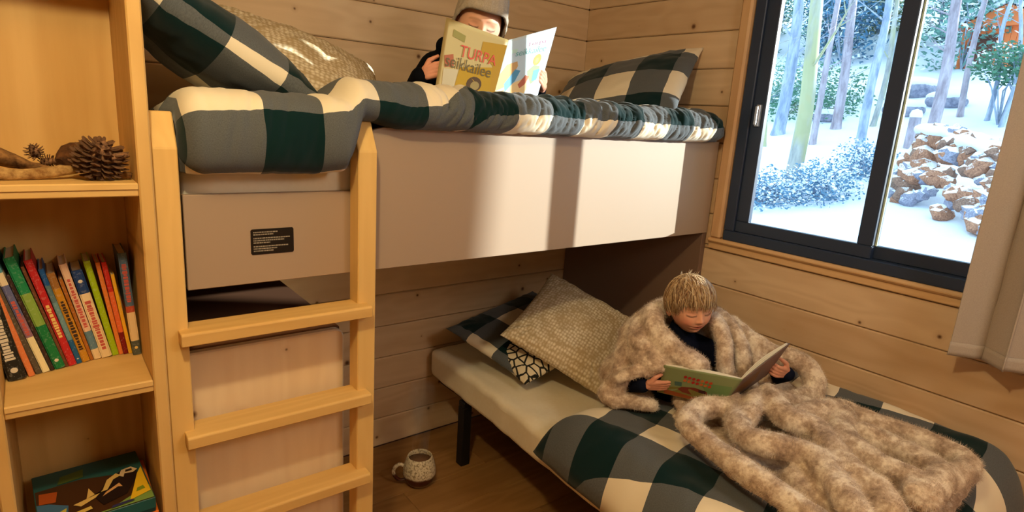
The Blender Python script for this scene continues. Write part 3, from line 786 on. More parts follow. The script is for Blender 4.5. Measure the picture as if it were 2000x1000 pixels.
# ------------------------------------------------------------------ mug with steam
def mug():
    c = (1.165, 1.985, 0.0)
    t = thing('mug', c, 'speckled cream stoneware mug with dark brown lower band, steaming on the floor', 'mug')
    k = NT('speckled_glaze', .3); z = k.n('ShaderNodeSeparateXYZ', ins={0: k.obj()}).outputs[2]
    n = k.noise(k.map(k.obj(), (120, 120, 120)), 1, 3, .7); n2 = k.noise(k.map(k.obj(), (22, 22, 22)), 1, 3)
    cream = k.ramp(n, [(.38, lin(140, 122, 92)), (.5, lin(216, 204, 176)), (.7, lin(232, 222, 198))])
    hz = k.math('MULTIPLY_ADD', n2, .012, z)
    col = k.ramp(k.math('MULTIPLY', hz, 5.), [(0, lin(128, 108, 84)), (.125, lin(128, 108, 84)), (.17, lin(74, 34, 22)), (.31, lin(74, 34, 22)), (.35, lin(214, 202, 174))])
    k.color(k.mix(k.n('ShaderNodeMapRange', ins={0: hz, 1: .058, 2: .072}).outputs[0], col, cream))
    bm = bmesh.new()
    lathe(bm, [(0, .0005), (.034, .0005), (.042, .006), (.060, .028), (.069, .055), (.068, .080), (.062, .108), (.052, .134), (.050, .137), (.047, .134), (.056, .106), (.062, .080), (.062, .056), (.052, .030), (.03, .014), (0, .013)], c, 48)
    link('body', bm_mesh(bm), k.m, t)
    bm = bmesh.new(); ha = Vector((-.84, .40, 0)).normalized()
    pts = [Vector(c)+ha*a+Vector((0, 0, b)) for a, b in ((.062, .092), (.085, .100), (.104, .085), (.108, .062), (.098, .040), (.078, .026), (.056, .028))]
    tube(bm, spline(pts, 5), .0075, 12); link('handle', bm_mesh(bm), k.m, t)
    bm = bmesh.new(); lathe(bm, [(0, .112), (.0555, .112), (.0555, .1105), (0, .1105)], c, 32)
    drink = link('hot_drink', bm_mesh(bm), plain('cocoa', lin(120, 84, 60), .25), t)
    # steam: a thin real volume rising off the drink
    bm = bmesh.new(); lathe(bm, [(0, .140), (.034, .142), (.036, .20), (.050, .30), (.062, .40), (.05, .46), (0, .47)], c, 20)
    m = D.materials.new('steam'); m.use_nodes = True; nt = m.node_tree; nt.nodes.clear()
    o = nt.nodes.new('ShaderNodeOutputMaterial'); pv = nt.nodes.new('ShaderNodeVolumePrincipled'); pv.inputs['Color'].default_value = (1, 1, 1, 1)
    tc = nt.nodes.new('ShaderNodeTexCoord'); mp = nt.nodes.new('ShaderNodeMapping'); mp.inputs['Scale'].default_value = (22, 22, 7)
    no = nt.nodes.new('ShaderNodeTexNoise'); no.inputs['Scale'].default_value = 1; mr = nt.nodes.new('ShaderNodeMapRange')
    mr.inputs[1].default_value = .42; mr.inputs[2].default_value = .75; mr.inputs[3].default_value = 0; mr.inputs[4].default_value = 5.0
    nt.links.new(tc.outputs['Object'], mp.inputs[0]); nt.links.new(mp.outputs[0], no.inputs['Vector']); nt.links.new(no.outputs[0], mr.inputs[0])
    nt.links.new(mr.outputs[0], pv.inputs['Density']); nt.links.new(pv.outputs[0], o.inputs['Volume'])
    s = link('steam', bm_mesh(bm), m); setp(s, 'faint wisp of steam rising from the mug on the floor', 'steam', kind='stuff')
mug()

# ------------------------------------------------------------------ people
def skin_mat():
    k = NT('child_skin', .55); a = k.n('ShaderNodeAttribute', attribute_name='tint').outputs['Color']; k.color(a)
    k.b.inputs['Subsurface Weight'].default_value = .12; k.b.inputs['Subsurface Radius'].default_value = (.012, .005, .003)
    return k.m
M['skin'] = skin_mat()
SKIN = lin(226, 172, 144)
def G(x, s): return math.exp(-(x/s)**2)
def head_mesh(eyes='down'):
    """child's head about the origin, face towards -Y, crown +Z; colours in attribute tint"""
    bm = bmesh.new(); bmesh.ops.create_icosphere(bm, subdivisions=6, radius=1)
    tl = bm.verts.layers.float_color.new('tint')
    for v in bm.verts:
        n = v.co.normalized(); x, y, z = n.x*.071, n.y*.086, n.z*.096
        low = max(-n.z, 0); fr = max(-n.y, 0)
        x *= 1-.24*low**1.4; y *= 1-.16*low*(1 if n.y > 0 else .2)
        if n.y > 0: z *= 1-.08*low
        y *= (1-.07*fr)
        if n.y > .1 and n.z < -.2: y *= 1-.25*(-n.z)
        col = Vector(SKIN[:3])
        if n.y < 0:
            ax = abs(x); d = 0
            d += .0135*G(x, .0085)*(G(z+.026, .010)+.45*G(z+.010, .016)); d += .004*G(ax-.010, .005)*G(z+.029, .006)
            d -= .0065*G(ax-.029, .014)*G(z+.000, .011)
            d += .0032*G(ax-.029, .012)*G(z+.004, .006)
            d += .0055*G(ax-.036, .019)*G(z+.036, .018)
            d += .0030*G(z-.020, .008)*G(ax-.026, .018)
            mz = z+.052-5.0*ax*ax
            d += .0040*G(x, .020)*(G(mz-.004, .0036)+G(mz+.005, .0045)); d -= .0035*G(x, .024)*G(mz, .0020)
            d += .0060*G(x, .020)*G(z+.082, .014); d -= .003*G(x, .02)*G(z+.067, .006)
            y -= d*min(1, fr*1.6)
            lip = G(x, .024)**2*(G(mz-.0035, .0034)+G(mz+.0045, .0040)); col = col.lerp(Vector(lin(196, 104, 96)[:3]), min(lip*.9, .9))
            line = G(x, .027)**3*G(mz, .0017); col = col.lerp(Vector(lin(90, 40, 36)[:3]), min(line*1.6, .95))
            cheek = G(ax-.040, .018)*G(z+.032, .018); col = col.lerp(Vector(lin(224, 138, 118)[:3]), cheek*.55)
            nose = G(x, .012)*G(z+.026, .01); col = col.lerp(Vector(lin(224, 146, 124)[:3]), nose*.4)
            lz = -.0085+.0022*((ax-.029)/.012)**2*1.2
            lash = G(z-lz, .0020)*(1 if abs(ax-.029) < .0135 else G(abs(ax-.029)-.0135, .002)); col = col.lerp(Vector(lin(62, 40, 32)[:3]), min(lash*1.3, .95))
            lid = G(ax-.029, .013)*G(z-.001, .005); col = col.lerp(Vector(lin(206, 146, 124)[:3]), lid*.5)
            bz = .0190-.003*((ax-.026)/.018)**2
            brow = G(z-bz, .0028)*(1 if abs(ax-.028) < .016 else G(abs(ax-.028)-.016, .004)); col = col.lerp(Vector(lin(160, 120, 86)[:3]), brow*.6)
        v.co = Vector((x, y, z)); v[tl] = (*col, 1)
    for sx in (-1, 1):                                   # ears
        g = bmesh.ops.create_uvsphere(bm, u_segments=18, v_segments=12, radius=1)
        for v in g['verts']:
            a = v.co.copy(); rim = 1-.5*math.exp(-(a.x-sx)**2*3-(a.y**2+a.z**2)*2.2)
            v.co = Vector((sx*(.0715+.007*a.x*sx*rim)+sx*.004*a.y, .008+.014*a.y, -.012+.024*a.z-.0))
            v[tl] = lin(222, 156, 130)
    for f in bm.faces: f.smooth = True
    return bm
def to_world(bm, M4):
    for v in bm.verts: v.co = M4 @ v.co
def head_matrix(c, fwd, up=(0, 0, 1), s=1.0, roll=0):
    Y = -Vector(fwd).normalized(); Z = Vector(up); Z = (Z-Y*Z.dot(Y)).normalized(); X = Y.cross(Z)
    m = Matrix((X, Y, Z)).transposed() @ Matrix.Rotation(roll, 3, 'Y')
    m = (m*s).to_4x4(); m.translation = Vector(c); return m
def hand(bm, wrist, d, n, side, s=1.0, curl=(14, 26, 26), spread=1.0):
    """d: towards the fingers, n: out of the back of the hand, side: +1/-1 puts the thumb along +-(d x n)"""
    W = Vector(wrist); d = Vector(d).normalized(); n = Vector(n); n = (n-d*n.dot(d)).normalized(); t = d.cross(n)*side
    for i in range(4):
        o = (.0165-.011*i)*spread
        limb(bm, [W+d*.004*s+t*o*.7*s, W+d*.040*s+t*o*s], [.0105*s, .0078*s])
    for i, L in enumerate((.033, .038, .035, .027)):
        p = W+d*.042*s+t*(.0165-.011*i)*spread*s; pts = [p]; ang = 0
        for k, (fr, c) in enumerate(zip((.46, .30, .24), curl)):
            ang += math.radians(c); p = p+(d*math.cos(ang)-n*math.sin(ang))*L*fr*s; pts.append(p)
        limb(bm, pts, [.0068*s, .0062*s, .0057*s, .0048*s])
    b = W+d*.010*s+t*.016*s; q = (d*.55+t*.75-n*.25).normalized(); r = (d*.85+t*.25-n*.45).normalized()
    limb(bm, [b, b+q*.022*s, b+q*.022*s+r*.017*s, b+q*.022*s+r*.031*s], [.0095*s, .0078*s, .0068*s, .0055*s])
def tint_mesh(me, col):
    a = me.color_attributes.new('tint', 'FLOAT_COLOR', 'POINT')
    for i in range(len(me.vertices)):
        p = me.vertices[i].co; k = .94+.1*nz(p.x*60, p.y*60, p.z*60); a.data[i].color = (col[0]*k, col[1]*k*.97, col[2]*k*.97, 1)
def joined(name, meshes, mat, parent):
    bm = bmesh.new()
    for me in meshes: bm.from_mesh(me); D.meshes.remove(me)
    me = bm_mesh(bm); me.attributes.active_color = me.color_attributes.get('tint') or None
    return link(name, me, mat, parent, smooth=True)
def figure(name, base, label, hm, neck, spine, legs, hands):
    t = thing(name, base, label, 'person')
    hb = head_mesh(); to_world(hb, hm); h = bm_mesh(hb)
    bm = bmesh.new(); limb(bm, neck, [.030, .034, .040][:len(neck)])
    for pts, r in spine+legs: limb(bm, pts, r)
    b = remeshed(bm, .006, 3); tint_mesh(b, SKIN)
    bm = bmesh.new()
    for a, k in hands: limb(bm, a, [.019, .0145]); 
    for a, k in hands: hand(bm, **k)
    hd = remeshed(bm, .0020, 3, .5); tint_mesh(hd, lin(222, 160, 134))
    joined('body', [h, b, hd], M['skin'], t)
    return t
def hair_locks(parent, hm, mats, n=1500, crown=(.0, .30, .955), seed=1):
    rnd = random.Random(seed); cr_ = Vector(crown).normalized(); bm = bmesh.new()
    def surf(nv, off):
        x, y, z = nv.x*(.071+off), nv.y*(.086+off)*(1-.05*max(-nv.y, 0)), nv.z*(.096+off); return Vector((x, y, z))
    A = cr_.orthogonal().normalized(); Bv = cr_.cross(A)
    # cap below the locks
    g = bmesh.ops.create_icosphere(bm, subdivisions=5, radius=1); kill = []
    def reach(az):    # how far down the hair goes, as z of the unit direction, by azimuth of the direction (0 = face)
        a = abs(az); return .24+.10*sstep(.5, -.3, az) if a < .75 else (.24-.22*sstep(.75, 1.2, a) if a < 1.75 else .02-.50*sstep(1.75, 2.3, a))
    for v in g['verts']:
        nv = v.co.normalized(); az = math.atan2(nv.x, -nv.y)
        if nv.z < reach(az)+.02: kill.append(v)
        v.co = hm @ surf(nv, .004+.0015*nz(nv.x*9, nv.y*9, nv.z*9))
    bmesh.ops.delete(bm, geom=kill, context='VERTS')
    for i in range(n):
        az = rnd.uniform(-PI, PI); zt = reach(az)+rnd.gauss(-.03, .095)
        hor = math.sqrt(max(1-zt*zt, .01)); end = Vector((math.sin(az)*hor, -math.cos(az)*hor, zt))
        st = (cr_+A*rnd.gauss(0, .28)+Bv*rnd.gauss(0, .28)).normalized()
        if rnd.random() < .5: st = st.slerp(end, rnd.uniform(.1, .55))
        lift = rnd.uniform(.004, .012); pts = []; sw = Vector((-.22, 0, 0))*(1 if abs(az) < 1 else 0)
        for k in range(6):
            u = k/5; q = st.slerp(end, u)+sw*(u*u)*.5*math.cos(az)+Vector((rnd.gauss(0, .012), rnd.gauss(0, .012), rnd.gauss(0, .012))); q.normalize()
            off = lift*(.6+.8*math.sin(PI*min(u*.8+.1, 1)))+(.004 if u == 1 and rnd.random() < .3 else 0)
            pts.append(hm @ surf(q, off))
        s = rnd.uniform(.0012, .0026); tube(bm, pts, [s*.8, s*1.1, s*1.1, s, s*.7, s*.2], 3, cap=False, mat=rnd.choice((0, 0, 1, 2)))
    for i in range(16):    # short tufts standing at the crown
        d0 = (cr_+A*rnd.gauss(0, .16)+Bv*rnd.gauss(0, .16)).normalized(); p = surf(d0, .008)
        up = Vector((rnd.gauss(0, .5), rnd.gauss(.1, .4), 1)).normalized()
        tube(bm, [hm @ p, hm @ (p+up*.010), hm @ (p+up*.021+Vector((.004, 0, 0)))], [.0012, .0009, .0002], 3, cap=False, mat=1)
    return setp(link('hair', bm_mesh(bm), mats, parent, smooth=True), kind='stuff')
def hair_mat(name, a, b):
    k = NT(name, .42); n = k.noise(k.map(k.obj(), (160, 160, 40)), 1, 2); k.color(k.mix(n, a, b)); return k.m
HM = [hair_mat('blond_hair', lin(190, 162, 124), lin(150, 120, 88)), hair_mat('pale_blond_hair', lin(220, 200, 168), lin(180, 154, 120)), hair_mat('dark_blond_hair', lin(140, 108, 76), lin(112, 82, 56))]

# child on the low bed
hm2 = head_matrix((1.752, 1.178, .950), (-.42, -.84, -.10), (0, -.1, 1), 1.02, roll=-.16)
kid = figure('person', (1.80, 1.20, .46), 'blond child in a navy jumper wrapped in a fur blanket, reading on the low bed', hm2,
    [(1.765, 1.205, .885), (1.785, 1.235, .83), (1.79, 1.235, .78)],
    [([(1.80, 1.23, .57), (1.80, 1.235, .66), (1.79, 1.235, .75)], [.085, .078, .072])],
    [([(1.77, 1.18, .57), (1.72, .92, .560), (1.70, .70, .555)], [.050, .038, .026]), ([(1.85, 1.16, .57), (1.86, .92, .560), (1.84, .70, .555)], [.050, .038, .026])],
    [([(1.548, 1.195, .688), (1.556, 1.168, .698)], dict(wrist=(1.556, 1.168, .700), d=(.66, -.70, .06), n=(-.55, -.60, -.45), side=-1, s=1.02, curl=(6, 10, 12))),
     ([(1.945, .895, .755), (1.930, .893, .768)], dict(wrist=(1.928, .893, .769), d=(-.90, .10, .20), n=(-.1, -.92, -.35), side=1, s=1.0, curl=(30, 40, 30)))])
hair_locks(kid, hm2, HM)
bm = bmesh.new()
limb(bm, [(1.80, 1.23, .58), (1.795, 1.225, .68), (1.785, 1.220, .765)], [.096, .090, .076])
limb(bm, [(1.700, 1.285, .765), (1.785, 1.23, .790), (1.865, 1.165, .765)], [.046, .058, .046])
limb(bm, [(1.785, 1.225, .80), (1.775, 1.215, .848)], [.050, .044])
limb(bm, [(1.700, 1.285, .765), (1.585, 1.28, .660), (1.552, 1.185, .692)], [.046, .038, .0265])
limb(bm, [(1.865, 1.165, .765), (2.02, 1.02, .680), (1.938, .892, .762)], [.046, .038, .0265])
link('jumper', remeshed(bm, .006, 5), M['navy'], kid, smooth=True)

# child on the upper bunk
hm1 = head_matrix((1.228, 1.790, 1.846), (-.42, -.86, -.22), (.06, 0, 1), 1.02, roll=.10)
kid2 = figure('person', (1.25, 1.86, 1.415), 'child in a grey knit hat and black fleece reading on the upper bunk', hm1,
    [(1.235, 1.84, 1.78), (1.245, 1.865, 1.72), (1.25, 1.87, 1.68)],
    [([(1.25, 1.90, 1.50), (1.25, 1.89, 1.58), (1.25, 1.875, 1.66)], [.080, .075, .070])],
    [([(1.20, 1.86, 1.475), (1.06, 1.72, 1.48), (1.22, 1.69, 1.46)], [.05, .042, .03]), ([(1.30, 1.86, 1.475), (1.50, 1.76, 1.48), (1.38, 1.69, 1.46)], [.05, .042, .03])],
    [([(.952, 1.700, 1.646), (.956, 1.676, 1.656)], dict(wrist=(.955, 1.672, 1.660), d=(.62, -.62, .30), n=(-.62, -.76, .1), side=-1, s=1.0, curl=(10, 22, 20))),
     ([(1.452, 1.715, 1.645), (1.438, 1.682, 1.660)], dict(wrist=(1.436, 1.676, 1.664), d=(-.62, -.52, .38), n=(.25, -.95, .0), side=1, s=1.0, curl=(14, 30, 26)))])
def hat():
    k = NT('grey_rib_knit', .95); tc = k.obj(); n = k.noise(k.map(tc, (300, 300, 300)), 1, 2)
    k.color(k.mix(n, lin(192, 182, 168), lin(150, 138, 124))); k.bump(n, .5, .002)
    bm = bmesh.new(); N = 96; rings = []
    for j in range(26):
        v = j/25
        if j < 5: z = .048+.026*v*5*.9; R_ = 1.19+.05*math.sin(PI*j/4)
        else:
            a = (j-5)/20*PI/2; z = .070+.066*math.sin(a); R_ = 1.16*math.cos(a)**.75 if j < 25 else .02
        R_ = max(R_, .02); ring_ = []
        for i in range(N):
            th = 2*PI*i/N; rib = 1+.014*math.sin(th*24)
            back = .5+.5*math.sin(th)                      # 0 at the face, 1 at the nape
            dz = -.105*sstep(.05, .75, back)*(1-sstep(4, 15, j))
            ring_.append(bm.verts.new(hm1 @ Vector((math.cos(th)*.071*R_*rib, math.sin(th)*.086*R_*rib+.004, z+dz))))
        rings.append(ring_)
    for A_, B_ in zip(rings, rings[1:]):
        for i in range(N): bm.faces.new((A_[i], A_[(i+1) % N], B_[(i+1) % N], B_[i])).smooth = True
    bm.faces.new(rings[-1])
    o = link('knit_hat', bm_mesh(bm), k.m, kid2); s = o.modifiers.new('t', 'SOLIDIFY'); s.thickness = .005; s.offset = 1
hat()
bm = bmesh.new()
limb(bm, [(1.25, 1.89, 1.52), (1.25, 1.88, 1.60), (1.245, 1.865, 1.68)], [.10, .095, .085])
limb(bm, [(1.115, 1.885, 1.700), (1.245, 1.865, 1.725), (1.375, 1.845, 1.705)], [.052, .062, .052])
limb(bm, [(1.115, 1.885, 1.700), (1.00, 1.80, 1.60), (.950, 1.690, 1.650)], [.052, .046, .030])
limb(bm, [(1.375, 1.845, 1.705), (1.49, 1.82, 1.60), (1.448, 1.715, 1.646)], [.052, .044, .029])
for k in range(14):                                   # hood bunched behind the neck
    a = PI*(-.15+1.3*k/13); blob(bm, (1.24+.088*math.cos(a), 1.850+.070*math.sin(a), 1.765+.018*math.sin(a)), .030, 2)
blob(bm, (1.13, 1.845, 1.765), .034, 2)
link('fleece', remeshed(bm, .006, 5), M['black_cloth'], kid2, smooth=True)

# ------------------------------------------------------------------ the two open picture books
def quad_slab(P, th, n):
    """P: 4 corners, n: thickness direction"""
    bm = bmesh.new(); n = Vector(n)*th; A = [bm.verts.new(Vector(p)) for p in P]; B = [bm.verts.new(Vector(p)+n) for p in P]
    bm.faces.new(A); bm.faces.new(B[::-1])
    for i in range(4): bm.faces.new((A[i], B[i], B[(i+1) % 4], A[(i+1) % 4]))
    bmesh.ops.recalc_face_normals(bm, faces=bm.faces); return bm
def open_book(name, loc, label, TL, TS, BL, BS, TR, BR, matL, matR, bow=.014):
    t = thing(name, loc, label, 'book')
    TL, TS, BL, BS, TR, BR = [Vector(p) for p in (TL, TS, BL, BS, TR, BR)]
    nL = (TS-TL).cross(BL-TL).normalized(); nL = nL if nL.y > 0 else -nL
    nR = (TR-TS).cross(BS-TS).normalized(); nR = nR if nR.y > 0 else -nR
    fl = {}
    for side, (a, b, c, d, n, m) in {'l': (TL, TS, BS, BL, nL, matL), 'r': (TS, TR, BR, BS, nR, matR)}.items():
        def P(u, v, off=0., a=a, b=b, c=c, d=d, n=n): return (a*(1-u)+b*u)*(1-v)+(d*(1-u)+c*u)*v+n*off
        fl[side] = P
        me = grid_mesh(16, 16, lambda u, v: P(u, v, .0)); o = link('cover', me, m, t)
        s = o.modifiers.new('t', 'SOLIDIFY'); s.thickness = .0022; s.offset = 0
        fl[side+'o'] = o
        for q in range(3):
            uu = (lambda u: (u if side == 'l' else 1-u))
            me = grid_mesh(16, 4, lambda u, v: P(.02+.97*u if side == 'l' else .01+.97*u, .015+.97*v, .003+.0022*q+bow*math.sin(PI*u)*(.35+.3*q)))
            p_ = link('page', me, M['page'], t); s = p_.modifiers.new('t', 'SOLIDIFY'); s.thickness = .0012
    return t, fl
def on_cover(P, cover, pts, lvl, mat, name='cover_print'):
    """flat print: polygon given in cover coordinates (0..1), a hair proud of the outside"""
    bm = bmesh.new(); V = [bm.verts.new(P(u, v, -.0013-.00025*lvl)) for u, v in pts]; f = bm.faces.new(V)
    bmesh.ops.triangulate(bm, faces=[f]); return link(name, bm_mesh(bm), mat, cover)
def on_text(P, cover, s, u0, v0, uw, vh, lvl, mat, slope=0):
    me = text_mesh(s, 1.0, 0); xs = [v.co.x for v in me.vertices]; ys = [v.co.y for v in me.vertices]
    x0, x1, y0, y1 = min(xs), max(xs), min(ys), max(ys)
    for v in me.vertices:
        a = (v.co.x-x0)/(x1-x0); b = (v.co.y-y0)/(y1-y0); v.co = P(u0+uw*a, v0+vh*(1-b)+slope*a, -.0013-.00025*lvl)
    return link('cover_lettering', me, mat, cover)
def ell(cu, cv, ru, rv, n=14, a0=0): return [(cu+ru*math.cos(2*PI*k/n+a0), cv+rv*math.sin(2*PI*k/n+a0)) for k in range(n)]
ink = lambda *c: plain('cover_ink', lin(*c), .45)
ub, F = open_book('picture_book', (1.19, 1.6, 1.63), 'large open picture book with ochre and pale blue covers held up on the top bunk',
    (1.017, 1.66, 1.827), (1.196, 1.58, 1.780), (.958, 1.615, 1.607), (1.126, 1.548, 1.604), (1.479, 1.68, 1.863), (1.378, 1.640, 1.616),
    plain('ochre_cover', lin(158, 140, 96), .5), plain('pale_blue_cover', lin(196, 214, 226), .4))
P, c = F['l'], F['lo']
for l, pts, col in [(1, [(.62, .16), (1, .10), (1, 1), (.92, 1), (.86, .5), (.62, .32)], (146, 112, 36)), (1, [(.34, .62), (.88, .52), (.93, 1), (.30, 1)], (148, 116, 30)),
    (1, [(.08, .68), (.32, .66), (.30, .95), (.10, .95)], (160, 148, 122)), (1, [(.14, .12), (.34, .16), (.34, .26), (.14, .22)], (120, 112, 62)),
    (2, ell(.62, .84, .13, .12), (70, 52, 36)), (3, ell(.64, .86, .075, .07), (126, 110, 70)), (2, [(.06, .50), (.20, .46), (.24, .62), (.10, .66)], (138, 78, 56))]:
    on_cover(P, c, pts, l, ink(*col))
on_text(P, c, 'TURPA', .30, .30, .60, .17, 4, ink(172, 70, 58), .02)
on_text(P, c, 'seikkailee', .10, .47, .76, .17, 5, ink(84, 74, 50), .06)
P, c = F['r'], F['ro']
for l, pts, col in [(1, [(.0, .62), (.10, .45), (.30, .42), (.34, .5), (.22, .8), (.12, 1), (.0, 1)], (206, 160, 90)), (1, [(.0, .9), (.5, .72), (.8, .66), (.6, 1), (0, 1)], (236, 206, 150)),
    (2, [(.14, .78), (.30, .55), (.42, .58), (.36, .74), (.20, .92)], (84, 150, 190)), (2, ell(.74, .44, .09, .085), (204, 134, 50)), (3, ell(.735, .45, .04, .04), (226, 176, 90)),
    (2, [(.58, .60), (.70, .52), (.84, .54), (.86, .72), (.74, .80), (.62, .68)], (130, 190, 110)), (3, [(.72, .60), (.86, .58), (.84, .74), (.74, .76)], (80, 160, 170)),
    (3, [(.44, .80), (.56, .66), (.66, .68), (.60, .80), (.50, .86)], (190, 100, 60)), (1, [(.08, .20), (.24, .20), (.24, .27), (.08, .27)], (190, 220, 210))]:
    on_cover(P, c, pts, l, ink(*col))
on_text(P, c, 'Turpa', .42, .14, .42, .08, 4, ink(170, 110, 140), 0)
on_text(P, c, 'seikkailee', .22, .23, .66, .10, 4, ink(110, 176, 176), 0)
lb, F = open_book('picture_book', (1.69, .98, .70), 'green covered picture book open in the hands of the child on the low bed',
    (1.568, 1.121, .786), (1.696, .914, .789), (1.600, 1.158, .668), (1.700, .972, .668), (1.872, .870, .893), (1.876, .930, .757),
    plain('green_cover', lin(132, 146, 104), .4), plain('dusky_cover', lin(120, 98, 92), .4), .010)
P, c = F['l'], F['lo']
for l, pts, col in [(1, [(0, .75), (.4, .62), (.9, .78), (1, .86), (1, 1), (0, 1)], (126, 118, 58)), (1, [(.55, .35), (.95, .30), (.98, .70), (.70, .74)], (108, 140, 92)),
    (2, [(.32, .62), (.50, .56), (.68, .62), (.72, .74), (.60, .84), (.36, .80), (.28, .72)], (122, 52, 38)), (3, [(.56, .60), (.66, .60), (.68, .70), (.58, .70)], (66, 34, 36)),
    (2, [(.10, .82), (.50, .88), (.9, .92), (.9, .98), (.1, .98)], (150, 78, 40)), (2, [(.20, .48), (.30, .46), (.32, .60), (.22, .62)], (80, 112, 104))]:
    on_cover(P, c, pts, l, ink(*col))
rnd = random.Random(5)
for r_, (v0, n_) in enumerate(((.26, 7), (.38, 7))):          # the illegible orange title: rounded blobs in two rows
    for k in range(n_): on_cover(P, c, ell(.32+.058*k+.01*r_, v0+.008*k, .024, .050, 8, rnd.random()), 4, ink(*rnd.choice(((190, 72, 44), (196, 110, 56), (170, 44, 40)))), 'cover_lettering')
P, c = F['r'], F['ro']
on_cover(P, c, [(.05, .35), (.5, .25), (.6, .7), (.2, .9), (.02, .9)], 1, ink(128, 92, 64))

# ------------------------------------------------------------------ faux fur blanket
TORS = [([(1.883, 1.274, .91), (1.766, 1.298, .900), (1.664, 1.264, .895), (1.624, 1.192, .855), (1.626, 1.114, .820), (1.666, 1.056, .786)], .040),
 ([(1.691, 1.311, .873), (1.598, 1.266, .826), (1.588, 1.185, .791), (1.652, 1.113, .766)], .040),
 ([(1.67, 1.339, .818), (1.591, 1.304, .757), (1.545, 1.272, .701), (1.504, 1.285, .632)], .045),
 ([(1.58, 1.289, .764), (1.563, 1.208, .775), (1.572, 1.150, .775)], .032),
 ([(1.501, 1.288, .637), (1.500, 1.247, .705), (1.530, 1.200, .742), (1.560, 1.170, .748)], .024),
 ([(1.503, 1.26, .610), (1.543, 1.215, .620), (1.60, 1.17, .61)], .026),
 ([(1.883, 1.274, .91), (1.885, 1.205, .900), (1.838, 1.120, .890), (1.800, 1.055, .840), (1.775, 1.025, .775), (1.79, 1.00, .71)], .030),
 ([(1.942, 1.221, .891), (1.909, 1.11, .871), (1.872, 1.032, .818), (1.848, 1.000, .765), (1.86, .97, .70)], .031),
 ([(1.979, 1.151, .846), (1.98, 1.063, .815), (2.022, .993, .783), (2.073, .922, .769), (2.088, .871, .727), (2.067, .849, .683), (2.023, .85, .66)], .040),
 ([(2.064, .851, .683), (1.952, .864, .681), (1.867, .884, .690), (1.84, .933, .700)], .030),
 ([(1.965, 1.038, .778), (1.938, .998, .74), (1.931, .97, .714)], .032),
 ([(1.66, 1.345, .80), (1.78, 1.345, .84), (1.90, 1.30, .84), (1.99, 1.20, .80), (2.04, 1.08, .74)], .055),
 ([(1.60, 1.34, .66), (1.78, 1.36, .70), (1.95, 1.30, .70), (2.06, 1.16, .66)], .070),
 ([(1.55, 1.30, .60), (1.62, 1.24, .60)], .05), ([(2.05, 1.05, .65), (2.06, .95, .63)], .06)]
BED = [([(1.701, .934, .66), (1.654, .952, .67), (1.594, .976, .67), (1.526, .974, .66), (1.482, .932, .65), (1.469, .859, .64), (1.444, .767, .64), (1.427, .68, .64), (1.411, .601, .64), (1.388, .512, .64), (1.37, .44, .64)], .036),
 ([(1.724, .952, .66), (1.611, .864, .67), (1.551, .798, .67), (1.552, .729, .68), (1.591, .675, .68), (1.595, .612, .68), (1.551, .558, .68), (1.482, .489, .68), (1.42, .42, .67)], .038),
 ([(1.722, .95, .68), (1.704, .92, .68)], .030), ([(1.768, .893, .70), (1.709, .872, .70), (1.648, .847, .68)], .032),
 ([(1.798, .875, .71), (1.768, .837, .70), (1.733, .766, .69), (1.76, .699, .68), (1.696, .624, .68), (1.611, .532, .68), (1.573, .454, .68), (1.52, .40, .67)], .040),
 ([(1.818, .847, .70), (1.939, .801, .67), (2.029, .749, .66)], .026),
 ([(1.806, .762, .68), (1.882, .744, .69), (1.953, .711, .68), (1.852, .664, .67), (1.767, .584, .67), (1.732, .502, .67), (1.725, .425, .67), (1.671, .394, .67)], .040),
 ([(2.003, .731, .67), (2.015, .639, .66), (2.031, .557, .66), (2.028, .473, .66), (2.006, .396, .66), (1.952, .368, .66), (1.856, .378, .66), (1.779, .392, .66)], .036),
 ([(1.911, .613, .66), (1.92, .543, .65), (1.885, .452, .66), (1.833, .393, .67), (1.682, .384, .67)], .040),
 ([(1.679, 1.111, .62), (1.726, 1.041, .62)], .035), ([(1.544, .64, .62), (1.492, .545, .62)], .040), ([(1.562, .435, .66), (1.55, .478, .66)], .040)]
POLY = [(1.66, 1.10), (1.56, .95), (1.515, .80), (1.475, .62), (1.43, .42), (1.68, .375), (2.0, .36), (2.05, .43), (2.05, .60), (2.05, .80), (2.08, .93), (1.99, 1.10)]
def inside(x, y):
    c = False; n = len(POLY)
    for i in range(n):
        (x1, y1), (x2, y2) = POLY[i], POLY[(i+1) % n]
        if (y1 > y) != (y2 > y) and x < (x2-x1)*(y-y1)/(y2-y1)+x1: c = not c
    return c
